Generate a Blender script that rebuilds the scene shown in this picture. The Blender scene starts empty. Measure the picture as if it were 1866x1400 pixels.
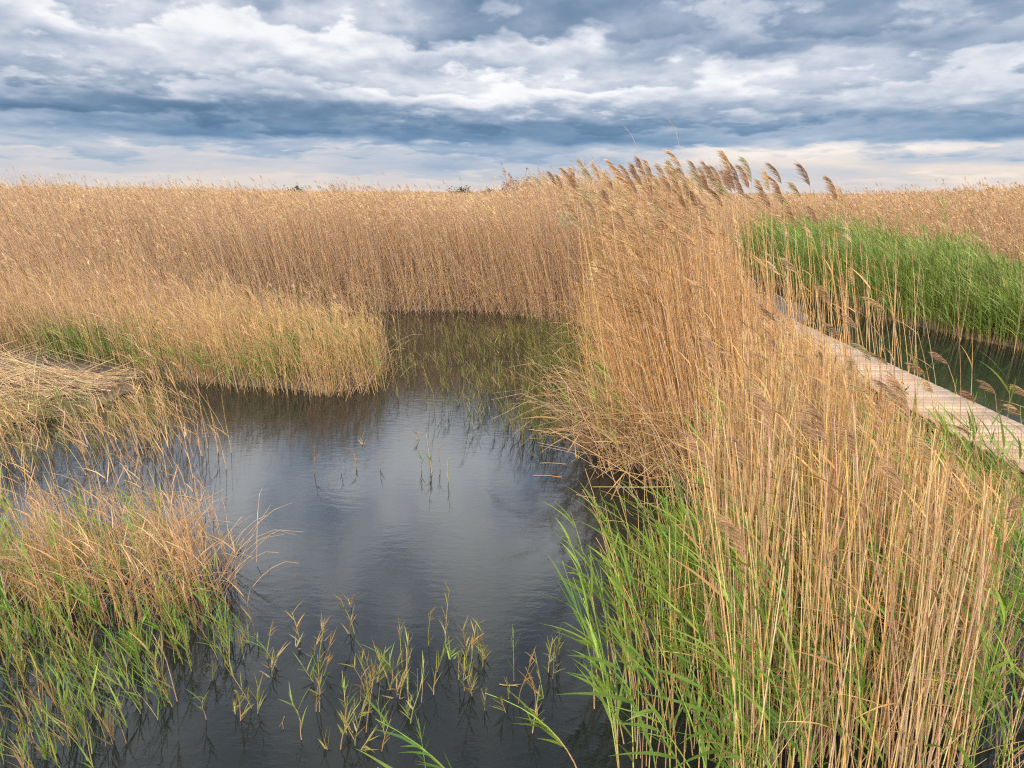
import bpy, math, random
import numpy as np

C = bpy.context.scene.collection
sc = bpy.context.scene
rng = np.random.default_rng(11)
random.seed(5)
R = math.radians

# ------------------------------------------------------------------ camera
CAM_H, PITCH, FPX = 3.3, R(15.71), 1244.0
cd = bpy.data.cameras.new('camera')
cam = bpy.data.objects.new('camera', cd)
C.objects.link(cam)
cam.location = (0, 0, CAM_H)
cam.rotation_euler = (R(90) - PITCH, R(-0.2), 0)
cd.sensor_width = 36.0
cd.lens = 36.0 * FPX / 1866.0
cd.clip_start = 0.05
cd.clip_end = 20000
sc.camera = cam


def at(x, y, z=0.0):
    """survey point of the photograph -> place on the ground at height z"""
    dx = (x - 933) / FPX
    dy = (700 - y) / FPX
    fw = math.cos(PITCH) + dy * math.sin(PITCH)
    up = -math.sin(PITCH) + dy * math.cos(PITCH)
    t = (z - CAM_H) / up
    return dx * t, fw * t


# ------------------------------------------------------------------ materials
def new_mat(name):
    m = bpy.data.materials.new(name)
    m.use_nodes = True
    m.node_tree.nodes.clear()
    return m, m.node_tree.nodes, m.node_tree.links


def plant_mat(name, rough, translucent, noise_scale, noise_amt):
    m, n, l = new_mat(name)
    out = n.new('ShaderNodeOutputMaterial')
    at_ = n.new('ShaderNodeAttribute')
    at_.attribute_name = 'col'
    tc = n.new('ShaderNodeTexCoord')
    nz = n.new('ShaderNodeTexNoise')
    nz.inputs['Scale'].default_value = noise_scale
    nz.inputs['Detail'].default_value = 3
    l.new(tc.outputs['Object'], nz.inputs['Vector'])
    mr = n.new('ShaderNodeMapRange')
    mr.inputs['From Min'].default_value = 0.3
    mr.inputs['From Max'].default_value = 0.7
    mr.inputs['To Min'].default_value = 1 - noise_amt
    mr.inputs['To Max'].default_value = 1 + noise_amt
    l.new(nz.outputs['Fac'], mr.inputs['Value'])
    mul = n.new('ShaderNodeVectorMath')
    mul.operation = 'SCALE'
    l.new(at_.outputs['Color'], mul.inputs[0])
    l.new(mr.outputs['Result'], mul.inputs['Scale'])
    p = n.new('ShaderNodeBsdfPrincipled')
    l.new(mul.outputs['Vector'], p.inputs['Base Color'])
    p.inputs['Roughness'].default_value = rough
    p.inputs['Specular IOR Level'].default_value = 0.3
    if translucent > 0:
        tr = n.new('ShaderNodeBsdfTranslucent')
        l.new(mul.outputs['Vector'], tr.inputs['Color'])
        mx = n.new('ShaderNodeMixShader')
        mx.inputs['Fac'].default_value = translucent
        l.new(p.outputs[0], mx.inputs[1])
        l.new(tr.outputs[0], mx.inputs[2])
        l.new(mx.outputs[0], out.inputs['Surface'])
    else:
        l.new(p.outputs[0], out.inputs['Surface'])
    return m


M_STEM = plant_mat('dry_reed_stem', 0.6, 0.0, 11.0, 0.32)
M_BLADE = plant_mat('reed_blade', 0.5, 0.35, 6.0, 0.18)
M_PLUME = plant_mat('reed_plume', 0.85, 0.3, 14.0, 0.2)
M_STRAW = plant_mat('reed_straw', 0.65, 0.0, 7.0, 0.25)
M_BARK = plant_mat('shrub_bark', 0.85, 0.0, 12.0, 0.25)


# ------------------------------------------------------------------ numpy geometry
def unit(v):
    return v / np.maximum(np.linalg.norm(v, axis=-1, keepdims=True), 1e-9)


class Soup:
    def __init__(self):
        self.v, self.f, self.c, self.n = [], [], [], 0

    def add(self, v, f, c):
        self.v.append(v.astype(np.float32))
        self.f.append((f + self.n).astype(np.int32))
        self.c.append(c.astype(np.float32))
        self.n += len(v)

    def build(self, name, mat, parent=None):
        v = np.concatenate(self.v)
        f = np.concatenate(self.f)
        c = np.concatenate(self.c)
        me = bpy.data.meshes.new(name)
        me.vertices.add(len(v))
        me.vertices.foreach_set('co', v.ravel())
        me.loops.add(f.size)
        me.loops.foreach_set('vertex_index', f.ravel())
        me.polygons.add(len(f))
        me.polygons.foreach_set('loop_start', np.arange(0, f.size, 4, dtype=np.int32))
        me.polygons.foreach_set('loop_total', np.full(len(f), 4, dtype=np.int32))
        me.polygons.foreach_set('use_smooth', np.ones(len(f), dtype=bool))
        a = me.color_attributes.new('col', 'FLOAT_COLOR', 'POINT')
        a.data.foreach_set('color', np.concatenate([c, np.ones((len(c), 1), np.float32)], 1).ravel())
        me.update(calc_edges=True)
        me.materials.append(mat)
        o = bpy.data.objects.new(name, me)
        C.objects.link(o)
        if parent is not None:
            o.parent = parent
        return o


def stem_curves(base, h, az, lean, segs, power=1.8, wob=0.01):
    """points (N, segs+1, 3) of stems leaning to azimuth az (radians from +X) by lean*h at the top"""
    n = len(base)
    t = np.linspace(0, 1, segs + 1)[None, :]
    hz = (h * lean)[:, None] * (0.45 * t + 0.55 * t ** power)
    z = h[:, None] * t * np.sqrt(np.maximum(1 - (0.8 * lean[:, None] * t) ** 2, 0.05))
    p = np.empty((n, segs + 1, 3))
    wa = rng.normal(0, wob, (n, 2, 1)) * h[:, None, None] * np.sin(t * np.pi * rng.uniform(0.7, 2.2, (n, 1)))[:, None, :]
    p[:, :, 0] = base[:, 0:1] + np.cos(az)[:, None] * hz + wa[:, 0]
    p[:, :, 1] = base[:, 1:2] + np.sin(az)[:, None] * hz + wa[:, 1]
    p[:, :, 2] = base[:, 2:3] + z
    return p


def tangents(p):
    d = np.empty_like(p)
    d[:, 1:-1] = p[:, 2:] - p[:, :-2]
    d[:, 0] = p[:, 1] - p[:, 0]
    d[:, -1] = p[:, -1] - p[:, -2]
    return unit(d)


def add_tubes(s, p, r0, r1, col, k=3):
    n, m, _ = p.shape
    t = tangents(p)
    ref = unit(rng.normal(0, 1, (n, 1, 3)) * np.array([1, 1, 0.15]))
    u = unit(np.cross(t, ref))
    w = np.cross(t, u)
    rr = (r0[:, None] + (r1 - r0)[:, None] * np.linspace(0, 1, m)[None, :])[..., None]
    ang = np.arange(k) * 2 * np.pi / k
    ring = np.stack([p + rr * (np.cos(a) * u + np.sin(a) * w) for a in ang], 2)     # n,m,k,3
    idx = np.arange(n * m * k).reshape(n, m, k)
    a, b = idx[:, :-1, :], idx[:, 1:, :]
    f = np.stack([a, np.roll(a, -1, 2), np.roll(b, -1, 2), b], -1).reshape(-1, 4)
    c = np.broadcast_to(col[:, None, None, :] if col.ndim == 2 else col[:, :, None, :], (n, m, k, 3))
    s.add(ring.reshape(-1, 3), f, c.reshape(-1, 3))


def add_ribbons(s, p, w, side, col):
    """p (n,m,3), w (n,m) half widths, side (n,3) or (n,m,3), col (n,3) or (n,m,3)"""
    n, m, _ = p.shape
    t = tangents(p)
    sd = side[:, None, :] if side.ndim == 2 else side
    u = unit(np.cross(np.cross(t, sd), t))
    vv = np.stack([p - u * w[..., None], p + u * w[..., None]], 2)
    idx = np.arange(n * m * 2).reshape(n, m, 2)
    f = np.stack([idx[:, :-1, 0], idx[:, :-1, 1], idx[:, 1:, 1], idx[:, 1:, 0]], -1).reshape(-1, 4)
    c = np.broadcast_to(col[:, None, None, :] if col.ndim == 2 else col[:, :, None, :], (n, m, 2, 3))
    s.add(vv.reshape(-1, 3), f, c.reshape(-1, 3))


def on_curve(p, t):
    """points and tangents on curves p (n,m,3) at t (n,k)"""
    n, m, _ = p.shape
    x = np.clip(t, 0, 0.9999) * (m - 1)
    i = x.astype(int)
    fr = (x - i)[..., None]
    r = np.arange(n)[:, None]
    a, b = p[r, i], p[r, i + 1]
    return a * (1 - fr) + b * fr, unit(b - a)


WIND = np.array([-1.0, 0.12, 0.0])


def add_leaves(s, p, k, t0, t1, length, width, col, droop=0.5, wind=0.6, open_=0.75, segs=4, cvar=0.15):
    """k blades on every curve; length, width: (lo, hi)"""
    n = len(p)
    t = rng.uniform(t0, t1, (n, k))
    pos, tan = on_curve(p, t)
    pos, tan = pos.reshape(-1, 3), tan.reshape(-1, 3)
    q = n * k
    a = rng.uniform(0, 2 * np.pi, q)
    out = np.stack([np.cos(a), np.sin(a), np.zeros(q)], 1)
    out = unit(out * (1 - wind * 0.6) + WIND * wind)
    op = rng.uniform(0.5, 1.15, (q, 1)) * open_
    d = unit(tan * np.cos(op) + out * np.sin(op))
    L = rng.uniform(length[0], length[1], (q, 1))
    dr = rng.uniform(0.3, 1.3, (q, 1)) * droop
    ss = np.linspace(0, 1, segs + 1)[None, :, None]
    bend = (WIND * wind * 0.55 + out * 0.2)[:, None, :] * 1.0
    pts = pos[:, None, :] + L[:, None] * (ss * d[:, None, :] + dr[:, None] * ss ** 2 * (bend + np.array([0, 0, -0.55])))
    prof = np.interp(np.linspace(0, 1, segs + 1), [0, 0.2, 0.55, 1.0], [0.45, 1.0, 0.75, 0.04])
    w = rng.uniform(width[0], width[1], (q, 1)) * prof[None, :]
    side = unit(np.cross(d, np.array([0, 0, 1.0])) + rng.normal(0, 0.45, (q, 3)))
    c = np.repeat(col, k, 0) if col.shape[0] == n else col
    c = c * np.exp(rng.normal(0, cvar, (q, 1)))
    add_ribbons(s, pts, w, side, c)


def add_plumes(s, p, k, length, strand, width, col, segs=2, spread=0.45, flag=1.0):
    """a one-sided feathery panicle of k strands at the top of every curve"""
    n = len(p)
    top = p[:, -1]
    tan = unit(p[:, -1] - p[:, -2])
    L = rng.uniform(length[0], length[1], (n, 1))
    ss = np.linspace(0, 1, 5)[None, :, None]
    nod = rng.uniform(0.15, 0.65, (n, 1))
    rach = top[:, None, :] + L[:, None] * (ss * tan[:, None, :] + ss ** 2 * nod[:, None] * (WIND * 0.7 + np.array([0, 0, -0.35])))
    add_ribbons(s, rach, np.broadcast_to(np.linspace(1, 0.3, 5) * max(width * 0.5, 0.002), (n, 5)), rng.normal(0, 1, (n, 3)), col)
    t = (np.arange(k)[None, :] + rng.uniform(0, 1, (n, k))) / k * 0.97
    pos, tn = on_curve(rach, t)
    sl = (strand[0] + (strand[1] - strand[0]) * (1 - t) ** 0.8) * rng.uniform(0.7, 1.2, (n, k)) * (np.minimum(t / 0.12, 1) * 0.5 + 0.5)
    q = n * k
    pos, tn, sl = pos.reshape(-1, 3), tn.reshape(-1, 3), sl.reshape(-1, 1)
    rnd = rng.normal(0, spread, (q, 3))
    d = unit(tn * 0.95 + WIND * 0.45 * flag + rnd * 0.5 + np.array([0, 0, 0.05]))
    d2 = unit(d * 0.6 + WIND * 0.75 * flag + rnd * 0.3 + np.array([0, 0, -0.38]))
    u = np.linspace(0, 1, segs + 1)[None, :, None]
    pts = pos[:, None, :] + sl[:, None] * (u * d[:, None, :] * 0.75 + u ** 2 * d2[:, None, :] * 0.45)
    prof = np.interp(np.linspace(0, 1, segs + 1), [0, 0.4, 1], [0.6, 1.0, 0.25])
    c = np.repeat(col, k, 0) * np.exp(rng.normal(0, 0.16, (q, 1)))
    add_ribbons(s, pts, np.broadcast_to(prof * width, (q, segs + 1)), rng.normal(0, 1, (q, 3)), c)


def palette(n, cols, weights, var=0.14, hue=0.05):
    cols = np.array(cols)
    i = rng.choice(len(cols), n, p=np.array(weights) / np.sum(weights))
    return np.clip(cols[i] * np.exp(rng.normal(0, var, (n, 1))) * (1 + rng.normal(0, hue, (n, 3))), 0.01, 0.85)


GOLD = ([(0.742, 0.434, 0.172), (0.670, 0.405, 0.186), (0.577, 0.376, 0.214), (0.680, 0.357, 0.116), (0.464, 0.280, 0.149)], [4, 3, 2.0, 1.6, 1])
PALE = ([(0.690, 0.434, 0.223), (0.618, 0.396, 0.227), (0.515, 0.347, 0.223), (0.680, 0.405, 0.158), (0.391, 0.256, 0.167)], [3, 3, 2.4, 2, 1.2])
YELLOW = ([(0.742, 0.443, 0.158), (0.670, 0.405, 0.172), (0.597, 0.372, 0.149), (0.474, 0.347, 0.106)], [3, 3, 2, 1])
DRYLEAF = ([(0.680, 0.411, 0.158), (0.587, 0.344, 0.124), (0.505, 0.296, 0.116), (0.391, 0.229, 0.091)], [3, 3, 2, 1])
PLUME = ([(0.62, 0.415, 0.215), (0.54, 0.35, 0.18), (0.68, 0.48, 0.27), (0.45, 0.29, 0.155)], [3, 3, 2, 1.2])
GREEN = ([(0.25, 0.36, 0.05), (0.19, 0.30, 0.045), (0.33, 0.42, 0.075), (0.13, 0.22, 0.045)], [3, 3, 2, 2])
LUSH = ([(0.21, 0.29, 0.055), (0.27, 0.335, 0.07), (0.145, 0.21, 0.045), (0.35, 0.375, 0.11)], [3, 3, 2, 1.3])
OLIVE = ([(0.22, 0.22, 0.055), (0.34, 0.28, 0.085), (0.17, 0.19, 0.045), (0.42, 0.30, 0.12)], [3, 2, 3, 1.5])
SPROUT = ([(0.48, 0.30, 0.10), (0.38, 0.34, 0.07), (0.24, 0.30, 0.06), (0.55, 0.36, 0.17), (0.33, 0.20, 0.09)], [3, 2.5, 2, 2, 1.5])


def inside(poly, x, y):
    poly = np.asarray(poly)
    r = np.zeros(x.shape, bool)
    j = len(poly) - 1
    for i in range(len(poly)):
        xi, yi = poly[i]
        xj, yj = poly[j]
        hit = ((yi > y) != (yj > y)) & (x < (xj - xi) * (y - yi) / (yj - yi + 1e-12) + xi)
        r ^= hit
        j = i
    return r


def scatter(poly, density, z=-0.05, clump=0.0, cs=0.5, ragged=0.12):
    poly = np.asarray(poly, float)
    lo, hi = poly.min(0), poly.max(0)
    n = rng.poisson(density * np.prod(hi - lo))
    x, y = rng.uniform(lo[0], hi[0], n), rng.uniform(lo[1], hi[1], n)
    k = inside(poly, x, y)
    x, y = x[k], y[k]
    if clump > 0:
        g = 0.5 + 0.5 * np.sin(x / cs * 2.1 + 1.7 * np.sin(y / cs * 1.3)) * np.sin(y / cs * 1.9 + 2.1 * np.sin(x / cs * 0.9))
        k = rng.uniform(0, 1, len(x)) < (1 - clump) + clump * g
        x, y = x[k], y[k]
    x = x + rng.normal(0, ragged, len(x)) * (rng.uniform(0, 1, len(x)) < 0.8)
    y = y + rng.normal(0, ragged, len(x)) * (rng.uniform(0, 1, len(x)) < 0.8)
    return np.stack([x, y, np.full(len(x), z)], 1)


def patch(x, y, s, ph=0.0):
    return 0.5 + 0.25 * (np.sin(x / s + ph + 1.9 * np.sin(y / s * 0.7 + ph)) + np.sin(y / s * 1.3 - ph + 1.6 * np.sin(x / s * 0.8)))


def tag(o, label=None, cat=None, group=None, kind=None):
    if label:
        o['label'] = label
    if cat:
        o['category'] = cat
    if group:
        o['group'] = group
    if kind:
        o['kind'] = kind
    return o


def empty(name, loc):
    o = bpy.data.objects.new(name, None)
    o.empty_display_size = 0.1
    C.objects.link(o)
    o.location = loc
    return o


# ------------------------------------------------------------------ the marsh map (ground plan, metres)
BED_BACK = [(-26, 14.6), (-12, 15.2), (-8.6, 16.6), (-7.0, 18.4), (-5.9, 19.2), (-1.1, 19.4), (0.4, 18.4), (1.4, 17.6), (2.0, 17.0),
            (5.2, 17.6), (6.2, 20), (7.5, 25.5), (7.5, 27), (-26, 27)]
BED_SHORT = [(-7.2, 12.3), (-5.4, 11.55), (-3.4, 11.0), (-2.75, 10.9), (-2.3, 11.25), (-2.4, 13.0), (-3.0, 13.8), (-4.6, 14.8),
             (-7.5, 15.6), (-9.0, 16.4), (-12, 15.0), (-20, 14.4), (-18, 13.0), (-9.0, 12.9)]
BED_TALL = [(2.0, 17.2), (1.95, 13.4), (1.7, 10.6), (1.35, 8.8), (1.4, 8.1), (1.7, 7.5), (2.3, 7.0), (3.2, 6.9), (5.45, 7.2),
            (5.55, 9), (5.5, 13), (5.4, 17.6)]
BED_NEAR = [(1.15, 2.9), (1.3, 4.6), (1.75, 6.0), (2.4, 6.9), (5.45, 7.2), (5.55, 5.5), (5.6, 2.9)]
BED_GREEN = [(11.4, 13.6), (11.0, 14.4), (10.1, 17.6), (9.6, 21.8), (9.4, 28.4), (12.3, 29), (12.6, 22), (13.3, 17.5), (15.6, 13.0), (12.6, 11.5)]
BED_RIGHT = [(12.4, 29), (12.8, 22), (13.6, 17.8), (16.0, 13.4), (24, 13.4), (34, 36), (12.0, 36), (9.2, 32), (9.2, 29)]
MARSH_MID = [(-11, 9.7), (-6.4, 9.8), (-5.6, 10.6), (-4.6, 9.3), (-3.75, 8.1), (-3.8, 7.5), (-6.0, 7.5), (-8, 7.8)]
MARSH_NEAR = [(-6.5, 6.5), (-3.1, 6.55), (-2.85, 5.9), (-2.35, 5.2), (-2.6, 4.7), (-3.6, 4.65), (-5.4, 4.7)]
MARSH_FRONT = [(-4.6, 4.65), (-2.3, 4.95), (-1.95, 4.4), (-2.25, 3.8), (-2.6, 3.2), (-4.6, 3.1)]
SHOOTS = [(-3.0, 16.2), (1.6, 16.4), (1.5, 13), (1.0, 9.8), (0.5, 8.3), (-0.4, 9.0), (-1.3, 10.0), (-2.2, 11.3)]
MUD_BANK = [(8.1, 17.2), (9.0, 20), (9.2, 24), (8.6, 26.5), (7.6, 26.5), (6.5, 21), (6.2, 17.6)]
HEAP = [(-11.5, 10.0), (-7.3, 10.1), (-7.0, 11.6), (-7.0, 12.7), (-11.5, 13.2)]
STRIP = [(5.3, 1.0), (5.4, 7.2), (5.5, 18), (6.9, 18), (6.9, 1.0)]
MAT_RIM = [(-6.5, 6.1), (-3.2, 6.0), (-2.5, 5.35), (-2.15, 5.1), (-2.6, 4.8), (-4.0, 4.85), (-6.5, 4.9)]

# ground: one sheet, raised where reeds root, sunk where the water stands
xs = np.concatenate([-np.geomspace(420, 26, 40), np.arange(-25.5, 30.01, 0.25), np.geomspace(31, 420, 40)])
ys = np.concatenate([np.arange(-20, 0, 2.0), np.arange(0, 38.01, 0.25), np.geomspace(39, 420, 50)])
GX, GY = np.meshgrid(xs, ys)
mask = np.zeros(GX.shape)
for pl in (BED_BACK, BED_SHORT, BED_TALL, BED_GREEN, BED_RIGHT, MUD_BANK, HEAP):
    mask = np.maximum(mask, inside(pl, GX, GY))
mask = np.maximum(mask, inside(MARSH_NEAR, GX, GY) * 0.45)
mask = np.maximum(mask, inside(MAT_RIM, GX, GY) * 0.72)
mask = np.maximum(mask, inside(MARSH_MID, GX, GY) * 0.3)
mask = np.maximum(mask, inside(STRIP, GX, GY) * 0.62)
mask = np.maximum(mask, (GY > 26.5) & (GY < 230) & (np.abs(GX) < 330))
mask = np.maximum(mask, (GX > 24) & (GY > 12) & (GY < 230))
mask = np.maximum(mask, (GX < -22) & (GY > 13) & (GY < 230))
for _ in range(2):
    pad = np.pad(mask, 1, mode='edge')
    mask = sum(pad[i:i + mask.shape[0], j:j + mask.shape[1]] for i in range(3) for j in range(3)) / 9
GZ = -0.45 + 0.58 * mask + 0.035 * (patch(GX, GY, 0.45) - 0.5) * 2 + 0.02 * np.sin(GX * 5.1 + 2 * np.sin(GY * 3.3))
gm = Soup()
ny, nx = GX.shape
gi = np.arange(nx * ny).reshape(ny, nx)
gm.add(np.stack([GX, GY, GZ], -1).reshape(-1, 3),
       np.stack([gi[:-1, :-1], gi[:-1, 1:], gi[1:, 1:], gi[1:, :-1]], -1).reshape(-1, 4), np.full((nx * ny, 3), 0.1))

m, n, l = new_mat('marsh_mud')
out = n.new('ShaderNodeOutputMaterial')
p = n.new('ShaderNodeBsdfPrincipled')
tc = n.new('ShaderNodeTexCoord')
nz = n.new('ShaderNodeTexNoise')
nz.inputs['Scale'].default_value = 3.0
nz.inputs['Detail'].default_value = 8
nz.inputs['Roughness'].default_value = 0.7
l.new(tc.outputs['Object'], nz.inputs['Vector'])
cr = n.new('ShaderNodeValToRGB')
cr.color_ramp.elements[0].position = 0.35
cr.color_ramp.elements[0].color = (0.05, 0.036, 0.024, 1)
cr.color_ramp.elements[1].position = 0.7
cr.color_ramp.elements[1].color = (0.17, 0.125, 0.08, 1)
l.new(nz.outputs['Fac'], cr.inputs['Fac'])
l.new(cr.outputs['Color'], p.inputs['Base Color'])
p.inputs['Roughness'].default_value = 0.6
bp = n.new('ShaderNodeBump')
bp.inputs['Strength'].default_value = 0.6
bp.inputs['Distance'].default_value = 0.05
l.new(nz.outputs['Fac'], bp.inputs['Height'])
l.new(bp.outputs['Normal'], p.inputs['Normal'])
l.new(p.outputs[0], out.inputs['Surface'])
M_MUD = m
tag(gm.build('marsh_ground', M_MUD), kind='structure')

# water: one sheet to the horizon
m, n, l = new_mat('dark_marsh_water')
out = n.new('ShaderNodeOutputMaterial')
p = n.new('ShaderNodeBsdfPrincipled')
p.inputs['Base Color'].default_value = (0.014, 0.016, 0.014, 1)
p.inputs['Roughness'].default_value = 0.035
p.inputs['IOR'].default_value = 1.333
p.inputs['Specular IOR Level'].default_value = 0.55
tc = n.new('ShaderNodeTexCoord')
mp = n.new('ShaderNodeMapping')
mp.inputs['Scale'].default_value = (1.0, 2.1, 1.0)
mp.inputs['Rotation'].default_value = (0, 0, R(12))
l.new(tc.outputs['Object'], mp.inputs['Vector'])
n1 = n.new('ShaderNodeTexNoise')
n1.inputs['Scale'].default_value = 5.5
n1.inputs['Detail'].default_value = 4
n1.inputs['Roughness'].default_value = 0.6
l.new(mp.outputs['Vector'], n1.inputs['Vector'])
n2 = n.new('ShaderNodeTexNoise')
n2.inputs['Scale'].default_value = 0.6
n2.inputs['Detail'].default_value = 3
l.new(mp.outputs['Vector'], n2.inputs['Vector'])
ml = n.new('ShaderNodeMath')
ml.operation = 'MULTIPLY'
l.new(n1.outputs['Fac'], ml.inputs[0])
l.new(n2.outputs['Fac'], ml.inputs[1])
bp = n.new('ShaderNodeBump')
bp.inputs['Strength'].default_value = 0.24
bp.inputs['Distance'].default_value = 0.012
l.new(ml.outputs[0], bp.inputs['Height'])
l.new(bp.outputs['Normal'], p.inputs['Normal'])
l.new(p.outputs[0], out.inputs['Surface'])
wt = Soup()
wx = np.array([-9000, -60, 60, 9000.0])
wy = np.array([-60, 60, 9000.0])
WX, WY = np.meshgrid(wx, wy)
wi = np.arange(12).reshape(3, 4)
wt.add(np.stack([WX, WY, WX * 0], -1).reshape(-1, 3), np.stack([wi[:-1, :-1], wi[:-1, 1:], wi[1:, 1:], wi[1:, :-1]], -1).reshape(-1, 4), np.zeros((12, 3)))
tag(wt.build('water', m), kind='structure')


# ------------------------------------------------------------------ masses of reed (nobody could count them)
def lean_dir(n, spread=0.5, mean=math.pi - 0.1):
    return rng.normal(mean, spread, n)


def stuff(s, name, mat, label, cat):
    return tag(s.build(name, mat), label, cat, kind='stuff')


class Mass:
    """a mass of reeds: one object; stems, blades and plumes are its three material slots' worth of soups joined"""
    def __init__(self):
        self.st, self.lf, self.pl = Soup(), Soup(), Soup()

    def build(self, name, label, cat):
        parts = [(s, m_) for s, m_ in ((self.st, M_STEM), (self.lf, M_BLADE), (self.pl, M_PLUME)) if s.n]
        al = Soup()
        mi = []
        for k, (s, _) in enumerate(parts):
            v, f, c = np.concatenate(s.v), np.concatenate(s.f), np.concatenate(s.c)
            al.add(v, f, c)
            mi.append(np.full(len(f), k, np.int32))
        o = al.build(name, parts[0][1])
        for _, m_ in parts[1:]:
            o.data.materials.append(m_)
        o.data.polygons.foreach_set('material_index', np.concatenate(mi))
        return tag(o, label, cat, kind='stuff')


# the tall dry bed across the pond, its front wall
g = Mass()
b = scatter(BED_BACK, 175, -0.03, 0.5, 1.1, 0.3)
n_ = len(b)
hh = (2.98 + 0.18 * np.clip((-b[:, 0] - 6) / 9, 0, 1) + 0.5 * (patch(b[:, 0], b[:, 1], 0.9) - 0.6)) * np.exp(rng.normal(0, 0.07, n_))
front = np.clip((21.0 - b[:, 1]) / 2.2, 0, 1)
front = np.maximum(front, np.clip((18.5 - b[:, 1]) / 3.5, 0, 1) * (b[:, 0] < -5))
hh *= 1 - 0.3 * front * rng.uniform(0, 1, n_)
hh += 0.55 * np.clip((b[:, 0] / b[:, 1] - 0.0) / 0.07, 0, 1)
hh *= 1 - 0.38 * np.clip((18.2 - b[:, 1]) / 3.4, 0, 1) * (b[:, 0] < -5)
P = stem_curves(b, hh, lean_dir(n_, 0.6, math.pi + 0.15), np.abs(rng.normal(0.2, 0.13, n_)) + 0.34 * np.clip(patch(b[:, 0], b[:, 1], 1.3, 2.0) * 2 - 0.8, 0, 1) * (0.4 + 0.6 * front), 6, 1.5)
col = palette(n_, *PALE)
add_tubes(g.st, P, rng.uniform(0.0045, 0.0075, n_), rng.uniform(0.002, 0.003, n_), col, 3)
k = rng.uniform(0, 1, n_) < 0.45
add_leaves(g.lf, P[k], 1, 0.55, 0.98, (0.15, 0.35), (0.004, 0.008), palette(k.sum(), *PALE), segs=3, open_=0.5)
k = rng.uniform(0, 1, n_) < 0.42
add_plumes(g.pl, P[k], 9, (0.12, 0.2), (0.03, 0.09), 0.006, palette(k.sum(), *PLUME))
# bowed and crossed stems through the front of the wall
b = scatter([(-24, 14.8), (-12, 15.3), (-8.6, 16.7), (-6.5, 18.8), (-1.1, 19.4), (1.4, 17.6), (2.2, 18.6), (-1, 21.5), (-9, 20.5), (-24, 18)], 22, -0.03, 0.6, 0.8, 0.2)
n_ = len(b)
P = stem_curves(b, rng.uniform(1.2, 2.6, n_), lean_dir(n_, 0.9), np.abs(rng.normal(0.55, 0.25, n_)), 6, 1.4)
add_tubes(g.st, P, rng.uniform(0.004, 0.007, n_), np.full(n_, 0.002), palette(n_, *PALE), 3)
# fallen and broken stems at the foot of the wall
b = scatter([(-9, 18.7), (-1.1, 18.9), (0.6, 18.0), (2.0, 16.7), (2.3, 17.6), (0.6, 19), (-1, 20), (-9, 20)], 55, 0.02)
n_ = len(b)
P = stem_curves(b, rng.uniform(0.6, 1.8, n_), rng.uniform(0, 2 * np.pi, n_), rng.uniform(0.5, 1.1, n_), 4, 1.3)
add_tubes(g.st, P, np.full(n_, 0.005), np.full(n_, 0.002), palette(n_, *PALE) * 0.9, 3)
g.build('reed_bed', 'tall straw coloured reed bed walling the far side of the pond', 'reeds')

# the open field of dry reeds behind, to the sea
g = Mass()
for (y0, y1, dens, ls, kp, wp) in ((26, 42, 34, (0.25, 0.5), 6, 0.010), (42, 75, 9, (0.35, 0.7), 5, 0.017), (75, 190, 1.6, (0.5, 1.0), 5, 0.035)):
    pl = [(-0.84 * y0 - 2, y0), (0.30 * y0, y0), (0.30 * y1, y1), (-0.84 * y1, y1)]
    b = scatter(pl, dens, 0.0)
    n_ = len(b)
    far = np.clip((b[:, 1] - 26) / 40, 0, 1)
    left = np.clip((-b[:, 0] / b[:, 1] - 0.22) / 0.3, 0, 1)
    hh = (2.88 + (0.14 + 0.12 * far) * left + 0.3 * (patch(b[:, 0], b[:, 1], 4.0) - 0.5)) * np.exp(rng.normal(0, 0.035, n_))
    P = stem_curves(b, hh, lean_dir(n_, 0.4), np.abs(rng.normal(0.13, 0.07, n_)), 3)
    w = 0.004 + 0.004 * (y0 > 40) + 0.008 * (y0 > 70)
    add_tubes(g.st, P, np.full(n_, w), np.full(n_, w * 0.5), palette(n_, *PALE) * 1.05, 3)
    add_leaves(g.lf, P, 2, 0.5, 1.0, ls, (w * 1.0, w * 2.0), palette(n_, *PALE), segs=2, open_=0.5)
    k = rng.uniform(0, 1, n_) < 0.75
    add_plumes(g.pl, P[k], kp, (0.13, 0.22), (0.03, 0.09), wp, palette(k.sum(), *PLUME), segs=1)
# taller plumes that stand out of the field
b = scatter([(-23, 28), (8, 28), (14, 48), (-40, 48)], 0.35, 0)
n_ = len(b)
P = stem_curves(b, rng.uniform(3.05, 3.5, n_), lean_dir(n_, 0.3), rng.uniform(0.05, 0.15, n_), 3)
add_tubes(g.st, P, np.full(n_, 0.004), np.full(n_, 0.002), palette(n_, *GOLD), 3)
add_plumes(g.pl, P, 12, (0.16, 0.26), (0.04, 0.11), 0.011, palette(n_, *PLUME) * 0.9, segs=2)
g.build('reed_field', 'wide golden reed field stretching back from the pond to the sea', 'reeds')

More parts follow.
